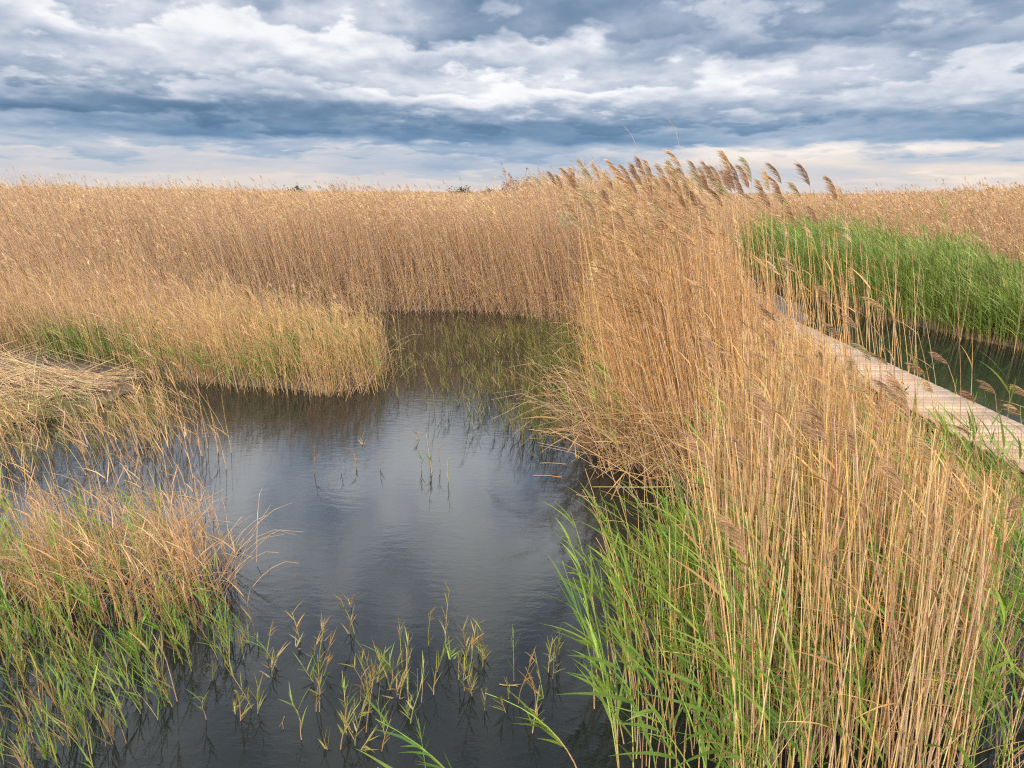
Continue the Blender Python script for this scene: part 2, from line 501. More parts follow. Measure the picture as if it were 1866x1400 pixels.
# dry field behind the green belt
g = Mass()
b = scatter(BED_RIGHT, 70, 0.0)
n_ = len(b)
hh = (2.85 + 0.3 * np.clip((b[:, 0] / b[:, 1] - 0.5) / 0.25, 0, 1)) * np.exp(rng.normal(0, 0.08, n_))
edge = np.clip((b[:, 0] - (13.4 + (22 - b[:, 1]) * 0.22)) / 3.0, 0, 1)
hh *= 0.62 + 0.38 * edge ** 0.7
P = stem_curves(b, hh, lean_dir(n_, 0.6), np.abs(rng.normal(0.24, 0.12, n_)), 4)
add_tubes(g.st, P, np.full(n_, 0.0055), np.full(n_, 0.0025), palette(n_, *PALE), 3)
add_leaves(g.lf, P, 2, 0.4, 1.0, (0.15, 0.35), (0.004, 0.008), palette(n_, *PALE) * 0.95, segs=3, open_=0.55)
k = rng.uniform(0, 1, n_) < 0.6
add_plumes(g.pl, P[k], 8, (0.12, 0.22), (0.03, 0.1), 0.008, palette(k.sum(), *PLUME) * 1.05)
for (y0, y1, dens, w, wp) in ((30, 48, 20, 0.006, 0.012), (48, 90, 5, 0.010, 0.02), (90, 190, 1.2, 0.018, 0.035)):
    pl = [(0.30 * y0, y0), (0.9 * y0, y0), (0.9 * y1, y1), (0.30 * y1, y1)]
    b = scatter(pl, dens, 0.0)
    n_ = len(b)
    rt = np.clip((b[:, 0] / b[:, 1] - 0.5) / 0.25, 0, 1)
    hh = (2.95 + 0.38 * rt + 0.2 * (patch(b[:, 0], b[:, 1], 4.0) - 0.5)) * np.exp(rng.normal(0, 0.035, n_))
    P = stem_curves(b, hh, lean_dir(n_, 0.4), np.abs(rng.normal(0.15, 0.08, n_)), 3)
    add_tubes(g.st, P, np.full(n_, w), np.full(n_, w * 0.5), palette(n_, *PALE), 3)
    add_leaves(g.lf, P, 2, 0.5, 1.0, (0.25, 0.6), (w * 0.9, w * 1.7), palette(n_, *PALE) * 0.95, segs=2, open_=0.5)
    k = rng.uniform(0, 1, n_) < 0.75
    add_plumes(g.pl, P[k], 5, (0.13, 0.22), (0.03, 0.09), wp, palette(k.sum(), *PLUME), segs=1)
g.build('reed_field', 'brown reed field rising behind the green reeds across the channel', 'reeds')

# the short golden bed that juts into the pond
g = Mass()
b = scatter(BED_SHORT, 240, -0.04, 0.3, 0.5, 0.14)
n_ = len(b)
lf = np.clip((-3.2 - b[:, 0]) / 6, 0, 1)
bk = np.clip((b[:, 1] - 12.5) / 5, 0, 1)
hh = (1.10 + 0.12 * lf + 0.5 * bk * lf + 0.3 * (patch(b[:, 0], b[:, 1], 0.5) - 0.5)) * np.exp(rng.normal(0, 0.2, n_))
gx = patch(b[:, 0], b[:, 1], 0.55, 1.0)
P = stem_curves(b, hh, lean_dir(n_, 0.8), np.abs(rng.normal(0.2, 0.15, n_)), 5)
col = np.where(rng.uniform(0, 1, (n_, 1)) < (0.25 + 0.65 * np.clip(lf + bk, 0, 1))[:, None], palette(n_, *PALE), palette(n_, *YELLOW))
add_tubes(g.st, P, rng.uniform(0.003, 0.0055, n_), np.full(n_, 0.0015), col, 3)
k = rng.uniform(0, 1, n_) < 0.6
add_leaves(g.lf, P[k], 2, 0.4, 1.0, (0.15, 0.4), (0.003, 0.007), palette(k.sum(), *YELLOW), segs=3)
k = rng.uniform(0, 1, n_) < 0.06
add_plumes(g.pl, P[k], 10, (0.08, 0.14), (0.03, 0.07), 0.004, palette(k.sum(), *PLUME))
b = scatter([(-6.5, 12.3), (-5.4, 11.4), (-2.75, 10.75), (-2.15, 11.25), (-2.3, 13.0), (-2.9, 13.6), (-2.9, 11.4), (-5.6, 12.0)], 70, -0.03, 0.3)
n_ = len(b)
P = stem_curves(b, rng.uniform(0.3, 1.1, n_), rng.uniform(0, 2 * np.pi, n_), rng.uniform(0.3, 1.0, n_), 5, 1.4)
add_tubes(g.st, P, np.full(n_, 0.0042), np.full(n_, 0.0015), palette(n_, *PALE), 3)
b = scatter(BED_SHORT, 190, -0.04)
b = b[(rng.uniform(0, 1, len(b)) < np.clip(patch(b[:, 0], b[:, 1], 0.6, 3.0) * 2.1 - 0.7, 0.06, 1)) & (b[:, 1] < 14.2)]
n_ = len(b)
P = stem_curves(b, rng.uniform(0.4, 0.95, n_), lean_dir(n_, 0.7), np.abs(rng.normal(0.15, 0.1, n_)), 4)
add_tubes(g.st, P, np.full(n_, 0.004), np.full(n_, 0.0015), palette(n_, *OLIVE), 3)
add_leaves(g.lf, P, 5, 0.25, 1.0, (0.2, 0.38), (0.005, 0.01), palette(n_, *GREEN) * 0.85, segs=3)
g.build('reed_bed', 'short yellow reed bed with green shoots jutting into the pond', 'reeds')

# the tall clump between pond and boardwalk
g = Mass()
b = scatter(BED_TALL, 165, -0.03, 0.25, 0.5, 0.28)
n_ = len(b)


def canopy(x, y):
    """height of the dense growth: tall by the pond, stepping down toward the boardwalk"""
    u = x / np.maximum(y, 0.5)
    row = np.interp(u, [0.0, 0.22, 0.28, 0.32, 0.36, 0.40, 0.46, 0.53, 0.60, 0.68, 0.76], [290, 292, 345, 410, 490, 545, 605, 662, 718, 785, 855])
    dy = (700 - row) / FPX
    k = (math.sin(PITCH) - dy * math.cos(PITCH)) / (math.cos(PITCH) + dy * math.sin(PITCH))
    return np.clip(CAM_H - k * y, 0.3, 3.5)


top = np.minimum(canopy(b[:, 0], b[:, 1]), 3.42 - 1.0 * np.clip((9.0 - b[:, 1]) / 2.0, 0, 1))
hh = top * rng.uniform(0.72, 1.02, n_) ** 0.6
edge_x = np.interp(b[:, 1], [7, 8, 9, 10.6, 13.4, 17.2], [2.3, 1.4, 1.35, 1.7, 1.95, 2.0])
inn = np.clip((b[:, 0] - edge_x) / 1.25, 0, 1)
hh *= (0.42 + 0.58 * inn ** 0.8) * (1 - 0.25 * (1 - inn) * rng.uniform(-1, 1, n_))
tallest = (rng.uniform(0, 1, n_) < 0.06 + 0.06 * (b[:, 0] / b[:, 1] > 0.28)) & (b[:, 0] < 5.3) & (inn > 0.5)
hh = np.where(tallest, np.maximum(hh, rng.uniform(2.1, 3.3, n_) * (1 - 0.1 * np.clip(b[:, 0] - 3.5, 0, 2))), hh)
keep = (hh > 0.6) | (rng.uniform(0, 1, n_) < 0.3)
b, hh, inn = b[keep], hh[keep], inn[keep]
n_ = len(b)
P = stem_curves(b, hh, lean_dir(n_, 0.4), np.abs(rng.normal(0.19, 0.07, n_)) + 0.08 * (1 - inn), 7, 1.5)
add_tubes(g.st, P, rng.uniform(0.0045, 0.0075, n_), rng.uniform(0.0018, 0.003, n_), palette(n_, *GOLD), 3)
k = rng.uniform(0, 1, n_) < np.where(hh > 2.5, 0.85, 0.3)
add_leaves(g.lf, P[k], 1, 0.6, 0.98, (0.18, 0.42), (0.005, 0.010), palette(k.sum(), *DRYLEAF), segs=4)
k = (b[:, 0] < 0.27 * b[:, 1]) & (hh > 2.3) & (rng.uniform(0, 1, n_) < 0.9)
add_leaves(g.lf, P[k], 2, 0.5, 0.9, (0.25, 0.5), (0.006, 0.012), palette(k.sum(), *DRYLEAF) * 0.8, segs=4, wind=0.8, droop=0.6)
k = (rng.uniform(0, 1, n_) < np.where(hh > 2.7, 0.42, 0.05)) & (hh > 1.6)
add_plumes(g.pl, P[k], 30, (0.18, 0.3), (0.05, 0.13), 0.0042, palette(k.sum(), *PLUME))
# broken stems and litter at the foot of the clump, fanned out over the water
for pl, dn, zz in (([(0.9, 7.9), (1.5, 7.3), (2.6, 6.8), (4.8, 7.0), (4.6, 8.2), (2.4, 8.4), (1.6, 10.4), (1.1, 9.0)], 140, 0.03),
                   ([(1.5, 10.4), (1.85, 13.4), (2.0, 16.5), (2.7, 16.5), (2.3, 12), (2.0, 10)], 40, 0.03)):
    b = scatter(pl, dn, zz)
    n_ = len(b)
    P = stem_curves(b, rng.uniform(0.4, 1.5, n_), rng.normal(math.pi + 0.2, 1.0, n_), rng.uniform(0.55, 1.2, n_), 4, 1.3)
    add_tubes(g.st, P, np.full(n_, 0.0045), np.full(n_, 0.002), palette(n_, *PALE) * 0.85, 3)
    add_leaves(g.lf, P, 1, 0.2, 1.0, (0.2, 0.5), (0.004, 0.009), palette(n_, *DRYLEAF), segs=3)
# green shoots at its foot
b = scatter([(1.0, 8.0), (2.0, 7.3), (4.0, 7.3), (5.3, 8), (5.3, 11), (3.0, 9), (1.6, 11), (2.2, 16.5), (1.8, 16.5), (1.5, 12)], 7, -0.03)
n_ = len(b)
P = stem_curves(b, rng.uniform(0.6, 1.3, n_), lean_dir(n_, 0.6), rng.uniform(0.1, 0.4, n_), 5)
add_tubes(g.st, P, np.full(n_, 0.005), np.full(n_, 0.002), palette(n_, *GREEN), 3)
add_leaves(g.lf, P, 7, 0.3, 1.0, (0.25, 0.45), (0.007, 0.013), palette(n_, *GREEN), segs=4)
g.build('reed_bed', 'tall golden plumed reed clump leaning left beside the boardwalk', 'reeds')

# the green belt across the channel
g = Mass()
b = scatter(BED_GREEN, 125, -0.04, 0.3, 0.7, 0.18)
n_ = len(b)
hh = (1.56 + 0.6 * (patch(b[:, 0], b[:, 1], 0.6) - 0.5) + 0.35 * np.clip((b[:, 1] - 14) / 9, 0, 1) - 0.36 * np.clip((17.5 - b[:, 1]) / 3, 0, 1)) * np.exp(rng.normal(0, 0.14, n_))
P = stem_curves(b, hh, lean_dir(n_, 0.5), np.abs(rng.normal(0.14, 0.08, n_)), 5)
t5 = np.linspace(0, 1, 6)[None, :, None]
lowc = palette(n_, *YELLOW)[:, None, :] * 0.8
topc = palette(n_, *LUSH)[:, None, :] * 1.3
mixf = np.clip((t5 - rng.uniform(0.0, 0.16, (n_, 1, 1))) / 0.15, 0, 1)
add_tubes(g.st, P, rng.uniform(0.004, 0.006, n_), np.full(n_, 0.002), lowc * (1 - mixf) + topc * mixf, 3)
add_leaves(g.lf, P, 8, 0.16, 1.0, (0.25, 0.5), (0.007, 0.013), palette(n_, *LUSH, var=0.2, hue=0.08), segs=4, open_=0.55)
b = scatter(BED_GREEN, 16, -0.04, 0.5, 0.9, 0.5)
n_ = len(b)
P = stem_curves(b, rng.uniform(0.9, 2.3, n_), lean_dir(n_, 0.6), np.abs(rng.normal(0.15, 0.1, n_)), 5)
add_tubes(g.st, P, np.full(n_, 0.0055), np.full(n_, 0.002), palette(n_, *PALE), 3)
g.build('reed_bed', 'lush green reed belt growing along the channel past the boardwalk', 'reeds')

# reeds in the water, left
g = Mass()
b = scatter(MARSH_MID, 105, -0.06, 0.95, 0.36, 0.25)
b = b[rng.uniform(0, 1, len(b)) < np.where((b[:, 1] > 8.6) & (b[:, 0] < -5.4), 0.22, 0.85)]
n_ = len(b)
P = stem_curves(b, rng.uniform(0.4, 1.2, n_), lean_dir(n_, 0.5), np.abs(rng.normal(0.24, 0.15, n_)), 6, 1.4)
add_tubes(g.st, P, rng.uniform(0.003, 0.0052, n_), np.full(n_, 0.0012), palette(n_, *GOLD), 3)
add_leaves(g.lf, P, 2, 0.3, 1.0, (0.2, 0.4), (0.003, 0.007), palette(n_, *GOLD), segs=4)
k = rng.uniform(0, 1, n_) < 0.05
add_plumes(g.pl, P[k], 14, (0.1, 0.16), (0.03, 0.08), 0.003, palette(k.sum(), *PLUME) * 1.2)
b = scatter(MARSH_MID, 100, -0.06)
b = b[rng.uniform(0, 1, len(b)) < np.clip((-b[:, 0] - 4.2) / 2.2, 0.06, 1) * np.clip((b[:, 1] - 7.6) / 0.9, 0.15, 1) * (0.2 + 0.7 * np.clip(patch(b[:, 0], b[:, 1], 0.35, 2) * 2 - 0.6, 0, 1))]
n_ = len(b)
P = stem_curves(b, rng.uniform(0.25, 0.55, n_), lean_dir(n_, 0.6), np.abs(rng.normal(0.15, 0.1, n_)), 4)
add_tubes(g.st, P, np.full(n_, 0.003), np.full(n_, 0.0012), palette(n_, *OLIVE), 3)
add_leaves(g.lf, P, 4, 0.25, 1.0, (0.18, 0.34), (0.004, 0.008), palette(n_, *OLIVE), segs=3)
g.build('marsh_reeds', 'thin yellow reeds bowed left over olive shoots in the left shallows', 'reeds')

g = Mass()
b = scatter(MARSH_NEAR, 330, -0.06, 0.5, 0.4)
b = b[rng.uniform(0, 1, len(b)) < np.clip((6.1 - b[:, 1]) / 0.9, 0.12, 1)]
n_ = len(b)
P = stem_curves(b, rng.uniform(0.4, 1.1, n_) * np.where(rng.uniform(0, 1, n_) < 0.12, 1.35, 1.0) * (1 - 0.3 * np.clip((b[:, 1] - 5.3) / 0.8, 0, 1)), lean_dir(n_, 0.6), np.abs(rng.normal(0.16, 0.13, n_)), 6)
add_tubes(g.st, P, rng.uniform(0.0025, 0.0048, n_), np.full(n_, 0.0012), palette(n_, *GOLD), 3)
add_leaves(g.lf, P, 2, 0.2, 1.0, (0.15, 0.35), (0.003, 0.006), palette(n_, *GOLD), segs=3)
# bent stems at the clump's foot, fanned to the open water
b = scatter([(-3.4, 5.9), (-2.5, 5.4), (-2.2, 5.1), (-2.8, 4.8), (-4.6, 4.8), (-4.6, 5.4)], 150, 0.02)
n_ = len(b)
P = stem_curves(b, rng.uniform(0.25, 0.75, n_), rng.normal(0.25, 0.7, n_), rng.uniform(0.5, 1.1, n_), 4, 1.2)
add_tubes(g.st, P, np.full(n_, 0.004), np.full(n_, 0.0015), palette(n_, *PALE), 3)
g.build('marsh_reeds', 'dry tan reed tussock with bent stems at the near left shore', 'reeds')

# green shoots, left shallows
g = Mass()
b = scatter(MARSH_FRONT, 190, -0.06, 0.75, 0.3)
n_ = len(b)
P = stem_curves(b, rng.uniform(0.18, 0.5, n_), lean_dir(n_, 0.7), np.abs(rng.normal(0.2, 0.12, n_)), 4)
add_tubes(g.st, P, np.full(n_, 0.0035), np.full(n_, 0.0015), palette(n_, *SPROUT), 3)
cl = palette(n_, *GREEN)
add_leaves(g.lf, P, 5, 0.15, 1.0, (0.12, 0.26), (0.003, 0.006), np.where(rng.uniform(0, 1, (n_, 1)) < 0.35, palette(n_, *SPROUT), cl), segs=4, wind=0.25, open_=0.45, droop=0.25)
g.build('water_shoots', 'low green and ochre shoots standing in the bottom left shallows', 'shoots')

# thin shoots across the pond
g = Mass()
b = scatter(SHOOTS, 130, -0.06)
x, y = b[:, 0], b[:, 1]
edge_r = np.interp(y, [8, 9, 10.5, 13, 16.5], [0.6, 0.8, 1.2, 1.6, 1.7])
prob = np.exp(-(edge_r - x) / 1.0) * 1.5 + 0.13 * np.clip((y - 12.5) / 3, 0, 1) + 0.35 * np.exp(-((x + 2.0) ** 2 + (y - 12.3) ** 2) / 0.5) + 0.02
prob *= 0.4 + 0.9 * np.clip(patch(x, y, 0.4, 4.0) * 2 - 0.5, 0, 1)
b = b[rng.uniform(0, 1, len(b)) < prob]
n_ = len(b)
P = stem_curves(b, rng.uniform(0.2, 0.65, n_), lean_dir(n_, 0.9), np.abs(rng.normal(0.18, 0.14, n_)), 4)
add_tubes(g.st, P, np.full(n_, 0.0032), np.full(n_, 0.0012), palette(n_, *OLIVE), 3)
add_leaves(g.lf, P, 5, 0.2, 1.0, (0.10, 0.24), (0.0025, 0.0055), palette(n_, *OLIVE), segs=3, wind=0.3, open_=0.5)
g.build('water_shoots', 'thin olive shoots scattered through the pond toward its far end', 'shoots')

# ------------------------------------------------------------------ heap of fallen reeds
hp = empty('straw_heap', (-9.5, 10.75, 0.0))
tag(hp, 'heap of flattened pale reed straw lying on the left bank', 'straw heap')


def heap_z(x, y):
    return 0.36 * np.exp(-(((x) / 2.6) ** 4 + ((y) / 0.95) ** 2)) * (0.8 + 0.4 * patch(x, y, 0.7))


s = Soup()
hx, hy = np.meshgrid(np.linspace(-3.6, 3.0, 60), np.linspace(-1.7, 1.7, 32))
hz = heap_z(hx, hy) - 0.04 + 0.02 * np.sin(hx * 9) * np.sin(hy * 11)
hi_ = np.arange(hx.size).reshape(hx.shape)
s.add(np.stack([hx, hy, hz], -1).reshape(-1, 3), np.stack([hi_[:-1, :-1], hi_[:-1, 1:], hi_[1:, 1:], hi_[1:, :-1]], -1).reshape(-1, 4),
      np.broadcast_to(np.array([0.16, 0.11, 0.06]), (hx.size, 3)))
s.build('core', M_STRAW, hp)
s = Soup()
n_ = 3400
a = rng.normal(0.12, 0.7, n_) + np.pi * (rng.uniform(0, 1, n_) < 0.5)
L = rng.uniform(0.3, 1.3, n_)
cx, cy = rng.uniform(-3.0, 2.5, n_), rng.normal(0, 0.72, n_)
tt = np.linspace(-0.5, 0.5, 6)
px = cx[:, None] + np.cos(a)[:, None] * L[:, None] * tt
py = cy[:, None] + np.sin(a)[:, None] * L[:, None] * tt
lift = rng.uniform(0.0, 0.09, n_)[:, None] + (rng.uniform(0, 1, n_) < 0.12)[:, None] * (tt + 0.5) * L[:, None] * 0.38
pz = heap_z(cx, cy)[:, None] * 0.5 + heap_z(px, py) * 0.5 + lift + 0.01
add_tubes(s, np.stack([px, py, pz], -1), np.full(n_, 0.0055), np.full(n_, 0.003), palette(n_, [(0.64, 0.45, 0.25), (0.55, 0.38, 0.21), (0.40, 0.28, 0.17), (0.62, 0.38, 0.15)], [3, 3, 2, 2], var=0.25), 4)
s.build('straw', M_STRAW, hp)

# ------------------------------------------------------------------ boardwalk
bw = empty('boardwalk', (0, 0, 0))
tag(bw, 'narrow pale plank boardwalk running along the channel beside the reeds', 'boardwalk')
BX0, BX1, BZ, BY0, BY1 = 5.78, 6.92, 0.30, 1.0, 17.8


def box(s, x0, x1, y0, y1, z0, z1, col, bev=0.0):
    b_ = bev
    prof = [(y0, z0), (y1, z0), (y1, z1 - b_), (y1 - b_, z1), (y0 + b_, z1), (y0, z1 - b_)]
    v = np.array([(x, q[0], q[1]) for x in (x0, x1) for q in prof])
    f = [(i, (i + 1) % 6, 6 + (i + 1) % 6, 6 + i) for i in range(6)]
    f += [(0, 5, 2, 1), (5, 4, 3, 2), (6, 7, 8, 11), (11, 8, 9, 10)]
    s.add(v, np.array(f), np.broadcast_to(np.array(col), (12, 3)))


s = Soup()
y = BY0
while y < BY1:
    wv = 0.138 + random.uniform(-0.002, 0.002)
    tone = math.exp(random.gauss(0, 0.16))
    hue = random.uniform(-0.04, 0.04)
    box(s, BX0 + random.uniform(-0.012, 0.012), BX1 + random.uniform(-0.012, 0.012), y, y + wv, BZ - 0.032, BZ + random.uniform(-0.002, 0.002),
        (0.54 * tone * (1 + hue), 0.36 * tone, 0.22 * tone * (1 - hue)), 0.004)
    y += wv + random.uniform(0.007, 0.013)
m, n, l = new_mat('raw_pine_planks')
out = n.new('ShaderNodeOutputMaterial')
p = n.new('ShaderNodeBsdfPrincipled')
at_ = n.new('ShaderNodeAttribute')
at_.attribute_name = 'col'
tc = n.new('ShaderNodeTexCoord')
mp = n.new('ShaderNodeMapping')
mp.inputs['Scale'].default_value = (1.6, 42, 8)
l.new(tc.outputs['Object'], mp.inputs['Vector'])
nz = n.new('ShaderNodeTexNoise')
nz.inputs['Scale'].default_value = 1.6
nz.inputs['Detail'].default_value = 6
nz.inputs['Distortion'].default_value = 0.6
l.new(mp.outputs['Vector'], nz.inputs['Vector'])
mr = n.new('ShaderNodeMapRange')
mr.inputs['From Min'].default_value = 0.3
mr.inputs['From Max'].default_value = 0.72
mr.inputs['To Min'].default_value = 1.12
mr.inputs['To Max'].default_value = 0.68
l.new(nz.outputs['Fac'], mr.inputs['Value'])
mul = n.new('ShaderNodeVectorMath')
mul.operation = 'SCALE'
l.new(at_.outputs['Color'], mul.inputs[0])
l.new(mr.outputs['Result'], mul.inputs['Scale'])
l.new(mul.outputs['Vector'], p.inputs['Base Color'])
p.inputs['Roughness'].default_value = 0.6
bp = n.new('ShaderNodeBump')
bp.inputs['Strength'].default_value = 0.25
bp.inputs['Distance'].default_value = 0.004
l.new(nz.outputs['Fac'], bp.inputs['Height'])
l.new(bp.outputs['Normal'], p.inputs['Normal'])
l.new(p.outputs[0], out.inputs['Surface'])
M_WOOD = m
s.build('deck', M_WOOD, bw)
for xx in (BX0 + 0.04, BX1 - 0.09):
    s = Soup()
    box(s, xx, xx + 0.05, BY0, BY1 - 0.01, BZ - 0.16, BZ - 0.034, (0.36, 0.25, 0.15), 0.004)
    s.build('beam', M_WOOD, bw)
for yy in np.arange(2.0, 17.6, 2.2):
    for xx in (BX0 + 0.10, BX1 - 0.18):
        s = Soup()
        box(s, xx, xx + 0.08, yy, yy + 0.08, -0.55, BZ - 0.036, (0.30, 0.21, 0.13), 0.004)
        s.build('post', M_WOOD, bw)

# ------------------------------------------------------------------ shrubs at the skyline


def shrub(name, label, x, y, w, h, leaf_cols, leafy, group='shrubs on the far skyline', dense=900):
    o = empty(name, (x, y, 0.0))
    tag(o, label, 'shrub', group)
    s = Soup()
    nb = 16
    b_ = np.zeros((nb, 3))
    b_[:, 0] = rng.normal(0, w * 0.08, nb)
    b_[:, 1] = rng.normal(0, w * 0.08, nb)
    P = stem_curves(b_, rng.uniform(0.75, 1.0, nb) * h, rng.uniform(0, 2 * np.pi, nb), rng.uniform(0.05, 0.5, nb) * w / h, 6, 1.3, 0.03)
    add_tubes(s, P, np.full(nb, 0.035), np.full(nb, 0.008), palette(nb, [(0.16, 0.11, 0.09)], [1]), 5)
    ntw = 14
    t = rng.uniform(0.35, 1.0, (nb, ntw))
    pos, tn = on_curve(P, t)
    pos, tn = pos.reshape(-1, 3), tn.reshape(-1, 3)
    d = unit(tn + rng.normal(0, 0.6, pos.shape))
    Lt = rng.uniform(0.15, 0.32, (len(pos), 1)) * h
    uu = np.linspace(0, 1, 5)[None, :, None]
    T = pos[:, None, :] + Lt[:, None] * (uu * d[:, None, :] + uu ** 2 * rng.normal(0, 0.15, (len(pos), 1, 3)))
    add_tubes(s, T, np.full(len(T), 0.012), np.full(len(T), 0.004), palette(len(T), [(0.20, 0.12, 0.09), (0.26, 0.15, 0.09)], [1, 1]), 3)
    s.build('branch', M_BARK, o)
    c = Soup()
    kk = max(2, int(dense / len(T)))
    add_leaves(c, T, kk, 0.1, 1.0, (0.07 * h * leafy, 0.13 * h * leafy), (0.012 * h * leafy, 0.028 * h * leafy), palette(len(T), *leaf_cols), wind=0.2, droop=0.4, open_=1.2, segs=2)
    c.build('crown', M_BLADE, o)
    return o


DARKG = ([(0.05, 0.09, 0.03), (0.07, 0.11, 0.035), (0.035, 0.065, 0.025)], [2, 2, 1])
RUST = ([(0.30, 0.17, 0.10), (0.24, 0.14, 0.10), (0.34, 0.20, 0.11)], [2, 2, 1])
GREYT = ([(0.28, 0.25, 0.23), (0.20, 0.18, 0.16)], [1, 1])
shrub('bare_shrub', 'rust brown rounded shrub rising behind the reeds at mid skyline', 0.45, 43, 2.7, 4.0, RUST, 0.35, dense=5000)
shrub('green_shrub', 'dark green shrub on the skyline left of the rust brown shrub', -8.6, 122, 6.5, 3.75, DARKG, 1.4, dense=1500)
shrub('green_shrub', 'low dark green shrub on the skyline next to the rust brown shrub', -4.6, 118, 7.0, 3.6, DARKG, 1.4, dense=1500)
shrub('green_shrub', 'small dark green shrub alone on the far left skyline', -40.0, 130, 3.5, 3.7, DARKG, 1.4, dense=900)
shrub('bare_shrub', 'grey leafless shrub on the skyline left of centre', -29.5, 120, 4.0, 4.6, GREYT, 0.4, dense=600)
shrub('green_shrub', 'dark green shrub glimpsed through the plumes of the tall clump', 14.2, 58, 2.2, 3.95, DARKG, 1.2, dense=1200)


# ------------------------------------------------------------------ individual plants, copied from a few grown ones
def copy_plant(src, loc, rz, sx, sz, tilt=(0, 0)):
    c = src.copy()
    C.objects.link(c)
    c.location = loc
    c.rotation_euler = (tilt[0], tilt[1], rz)
    c.scale = (sx, sx, sz)
    for ch in src.children:
        d = ch.copy()
        C.objects.link(d)
        d.parent = c
    return c


def put(src, loc, rz, sx, sz, tilt=(0, 0)):
    """the grown plant itself the first time, copies after that"""
    if not src.get('_set'):
        src['_set'] = 1
        src.location = loc
        src.rotation_euler = (tilt[0], tilt[1], rz)
        src.scale = (sx, sx, sz)
        return src
    c = copy_plant(src, loc, rz, sx, sz, tilt)
    return c


Z0 = np.zeros((1, 3))
one = np.ones(1)


def grow_dry(h, lean, plume, leaves, rad=0.0046):
    o = empty('dry_reed', (0, 0, 0))
    P = stem_curves(Z0, one * h, one * (math.pi - random.uniform(-0.3, 0.3)), one * lean, 9, 1.9, 0.008)
    s = Soup()
    add_tubes(s, P, one * rad, one * rad * 0.45, palette(1, *GOLD, var=0.26, hue=0.07) * 0.88, 6)
    s.build('stem', M_STEM, o)
    if leaves:
        s = Soup()
        add_leaves(s, P, leaves, 0.35, 0.95, (0.18, 0.42), (0.005, 0.009), palette(1, *DRYLEAF), segs=5)
        s.build('foliage', M_BLADE, o)
    if plume:
        s = Soup()
        add_plumes(s, P, plume, (0.24, 0.34), (0.07, 0.16), 0.0034, palette(1, *PLUME) * 0.9, segs=3, spread=0.35)
        s.build('plume', M_PLUME, o)
    return o


def grow_green(h, lean, k, ll, lw, cols=GREEN):
    o = empty('green_reed', (0, 0, 0))
    P = stem_curves(Z0, one * h, one * (math.pi - random.uniform(-0.4, 0.4)), one * lean, 8, 2.0, 0.01)
    t = np.linspace(0, 1, 9)[None, :, None]
    f = np.clip((t - random.uniform(0.0, 0.35)) / 0.3, 0, 1)
    c = palette(1, *YELLOW)[:, None, :] * (1 - f) + palette(1, *cols)[:, None, :] * 1.25 * f
    s = Soup()
    add_tubes(s, P, one * 0.0048, one * 0.0018, c, 6)
    s.build('stem', M_STEM, o)
    s = Soup()
    add_leaves(s, P, k, 0.28, 1.0, ll, lw, palette(1, *cols), segs=6, wind=0.55, droop=0.34, open_=0.55)
    s.build('foliage', M_BLADE, o)
    return o


def grow_sprout(h, green):
    o = empty('water_sprout', (0, 0, 0))
    P = stem_curves(Z0, one * h, one * random.uniform(0, 6.28), one * random.uniform(0.03, 0.25), 5, 1.6, 0.02)
    cols = SPROUT if not green else GREEN
    s = Soup()
    add_tubes(s, P, one * 0.0036, one * 0.0015, palette(1, *SPROUT), 5)
    s.build('stem', M_STEM, o)
    s = Soup()
    add_leaves(s, P, random.randint(5, 9), 0.15, 1.0, (0.07, 0.17), (0.0025, 0.006), palette(1, *cols), segs=4, wind=0.15, droop=0.35, open_=0.6)
    s.build('foliage', M_BLADE, o)
    return o


# dry reeds standing nearest the camera: the 230 that show largest, the rest one mass
b = scatter(BED_NEAR, 150, -0.06, 0.12, 0.45)
b = b[(b[:, 0] > 0.36 * b[:, 1]) | (rng.uniform(0, 1, len(b)) < 0.22)]
order = np.argsort(np.hypot(b[:, 0], b[:, 1]))
order = order[np.isin(order, np.nonzero(b[:, 0] < 0.80 * b[:, 1] + 0.1)[0])]
b = b[order]
protos = [grow_dry(2.0, random.uniform(0.02, 0.16), 0 if i != 7 else 45, random.choice([0, 1, 1, 2, 3])) for i in range(22)]
NEARN = 235
for i in range(NEARN):
    x, y, z = b[i]
    o = put(protos[i % len(protos)], (x, y, z), random.gauss(0, 0.5), random.uniform(0.85, 1.1),
            min(2.2, float(canopy(x, y))) / 2.0 * random.uniform(0.72, 1.04), (random.gauss(0, 0.04), random.gauss(0, 0.05)))
    tag(o, 'slender golden dry reed standing in dark water at the lower right', 'reed', 'dry reeds in the lower right foreground')
b = b[NEARN:]
g = Mass()
n_ = len(b)
hh = np.minimum(canopy(b[:, 0], b[:, 1]), 2.2) * rng.uniform(0.7, 1.05, n_)
P = stem_curves(b, hh, lean_dir(n_, 0.9), np.abs(rng.normal(0.08, 0.06, n_)), 7)
add_tubes(g.st, P, rng.uniform(0.0032, 0.0055, n_), np.full(n_, 0.002), palette(n_, *GOLD, var=0.26) * 0.88, 4)
add_leaves(g.lf, P, 2, 0.2, 0.98, (0.18, 0.42), (0.004, 0.009), palette(n_, *DRYLEAF), segs=4)
k = rng.uniform(0, 1, n_) < 0.015
add_plumes(g.pl, P[k], 40, (0.16, 0.26), (0.04, 0.12), 0.003, palette(k.sum(), *PLUME) * 0.85)
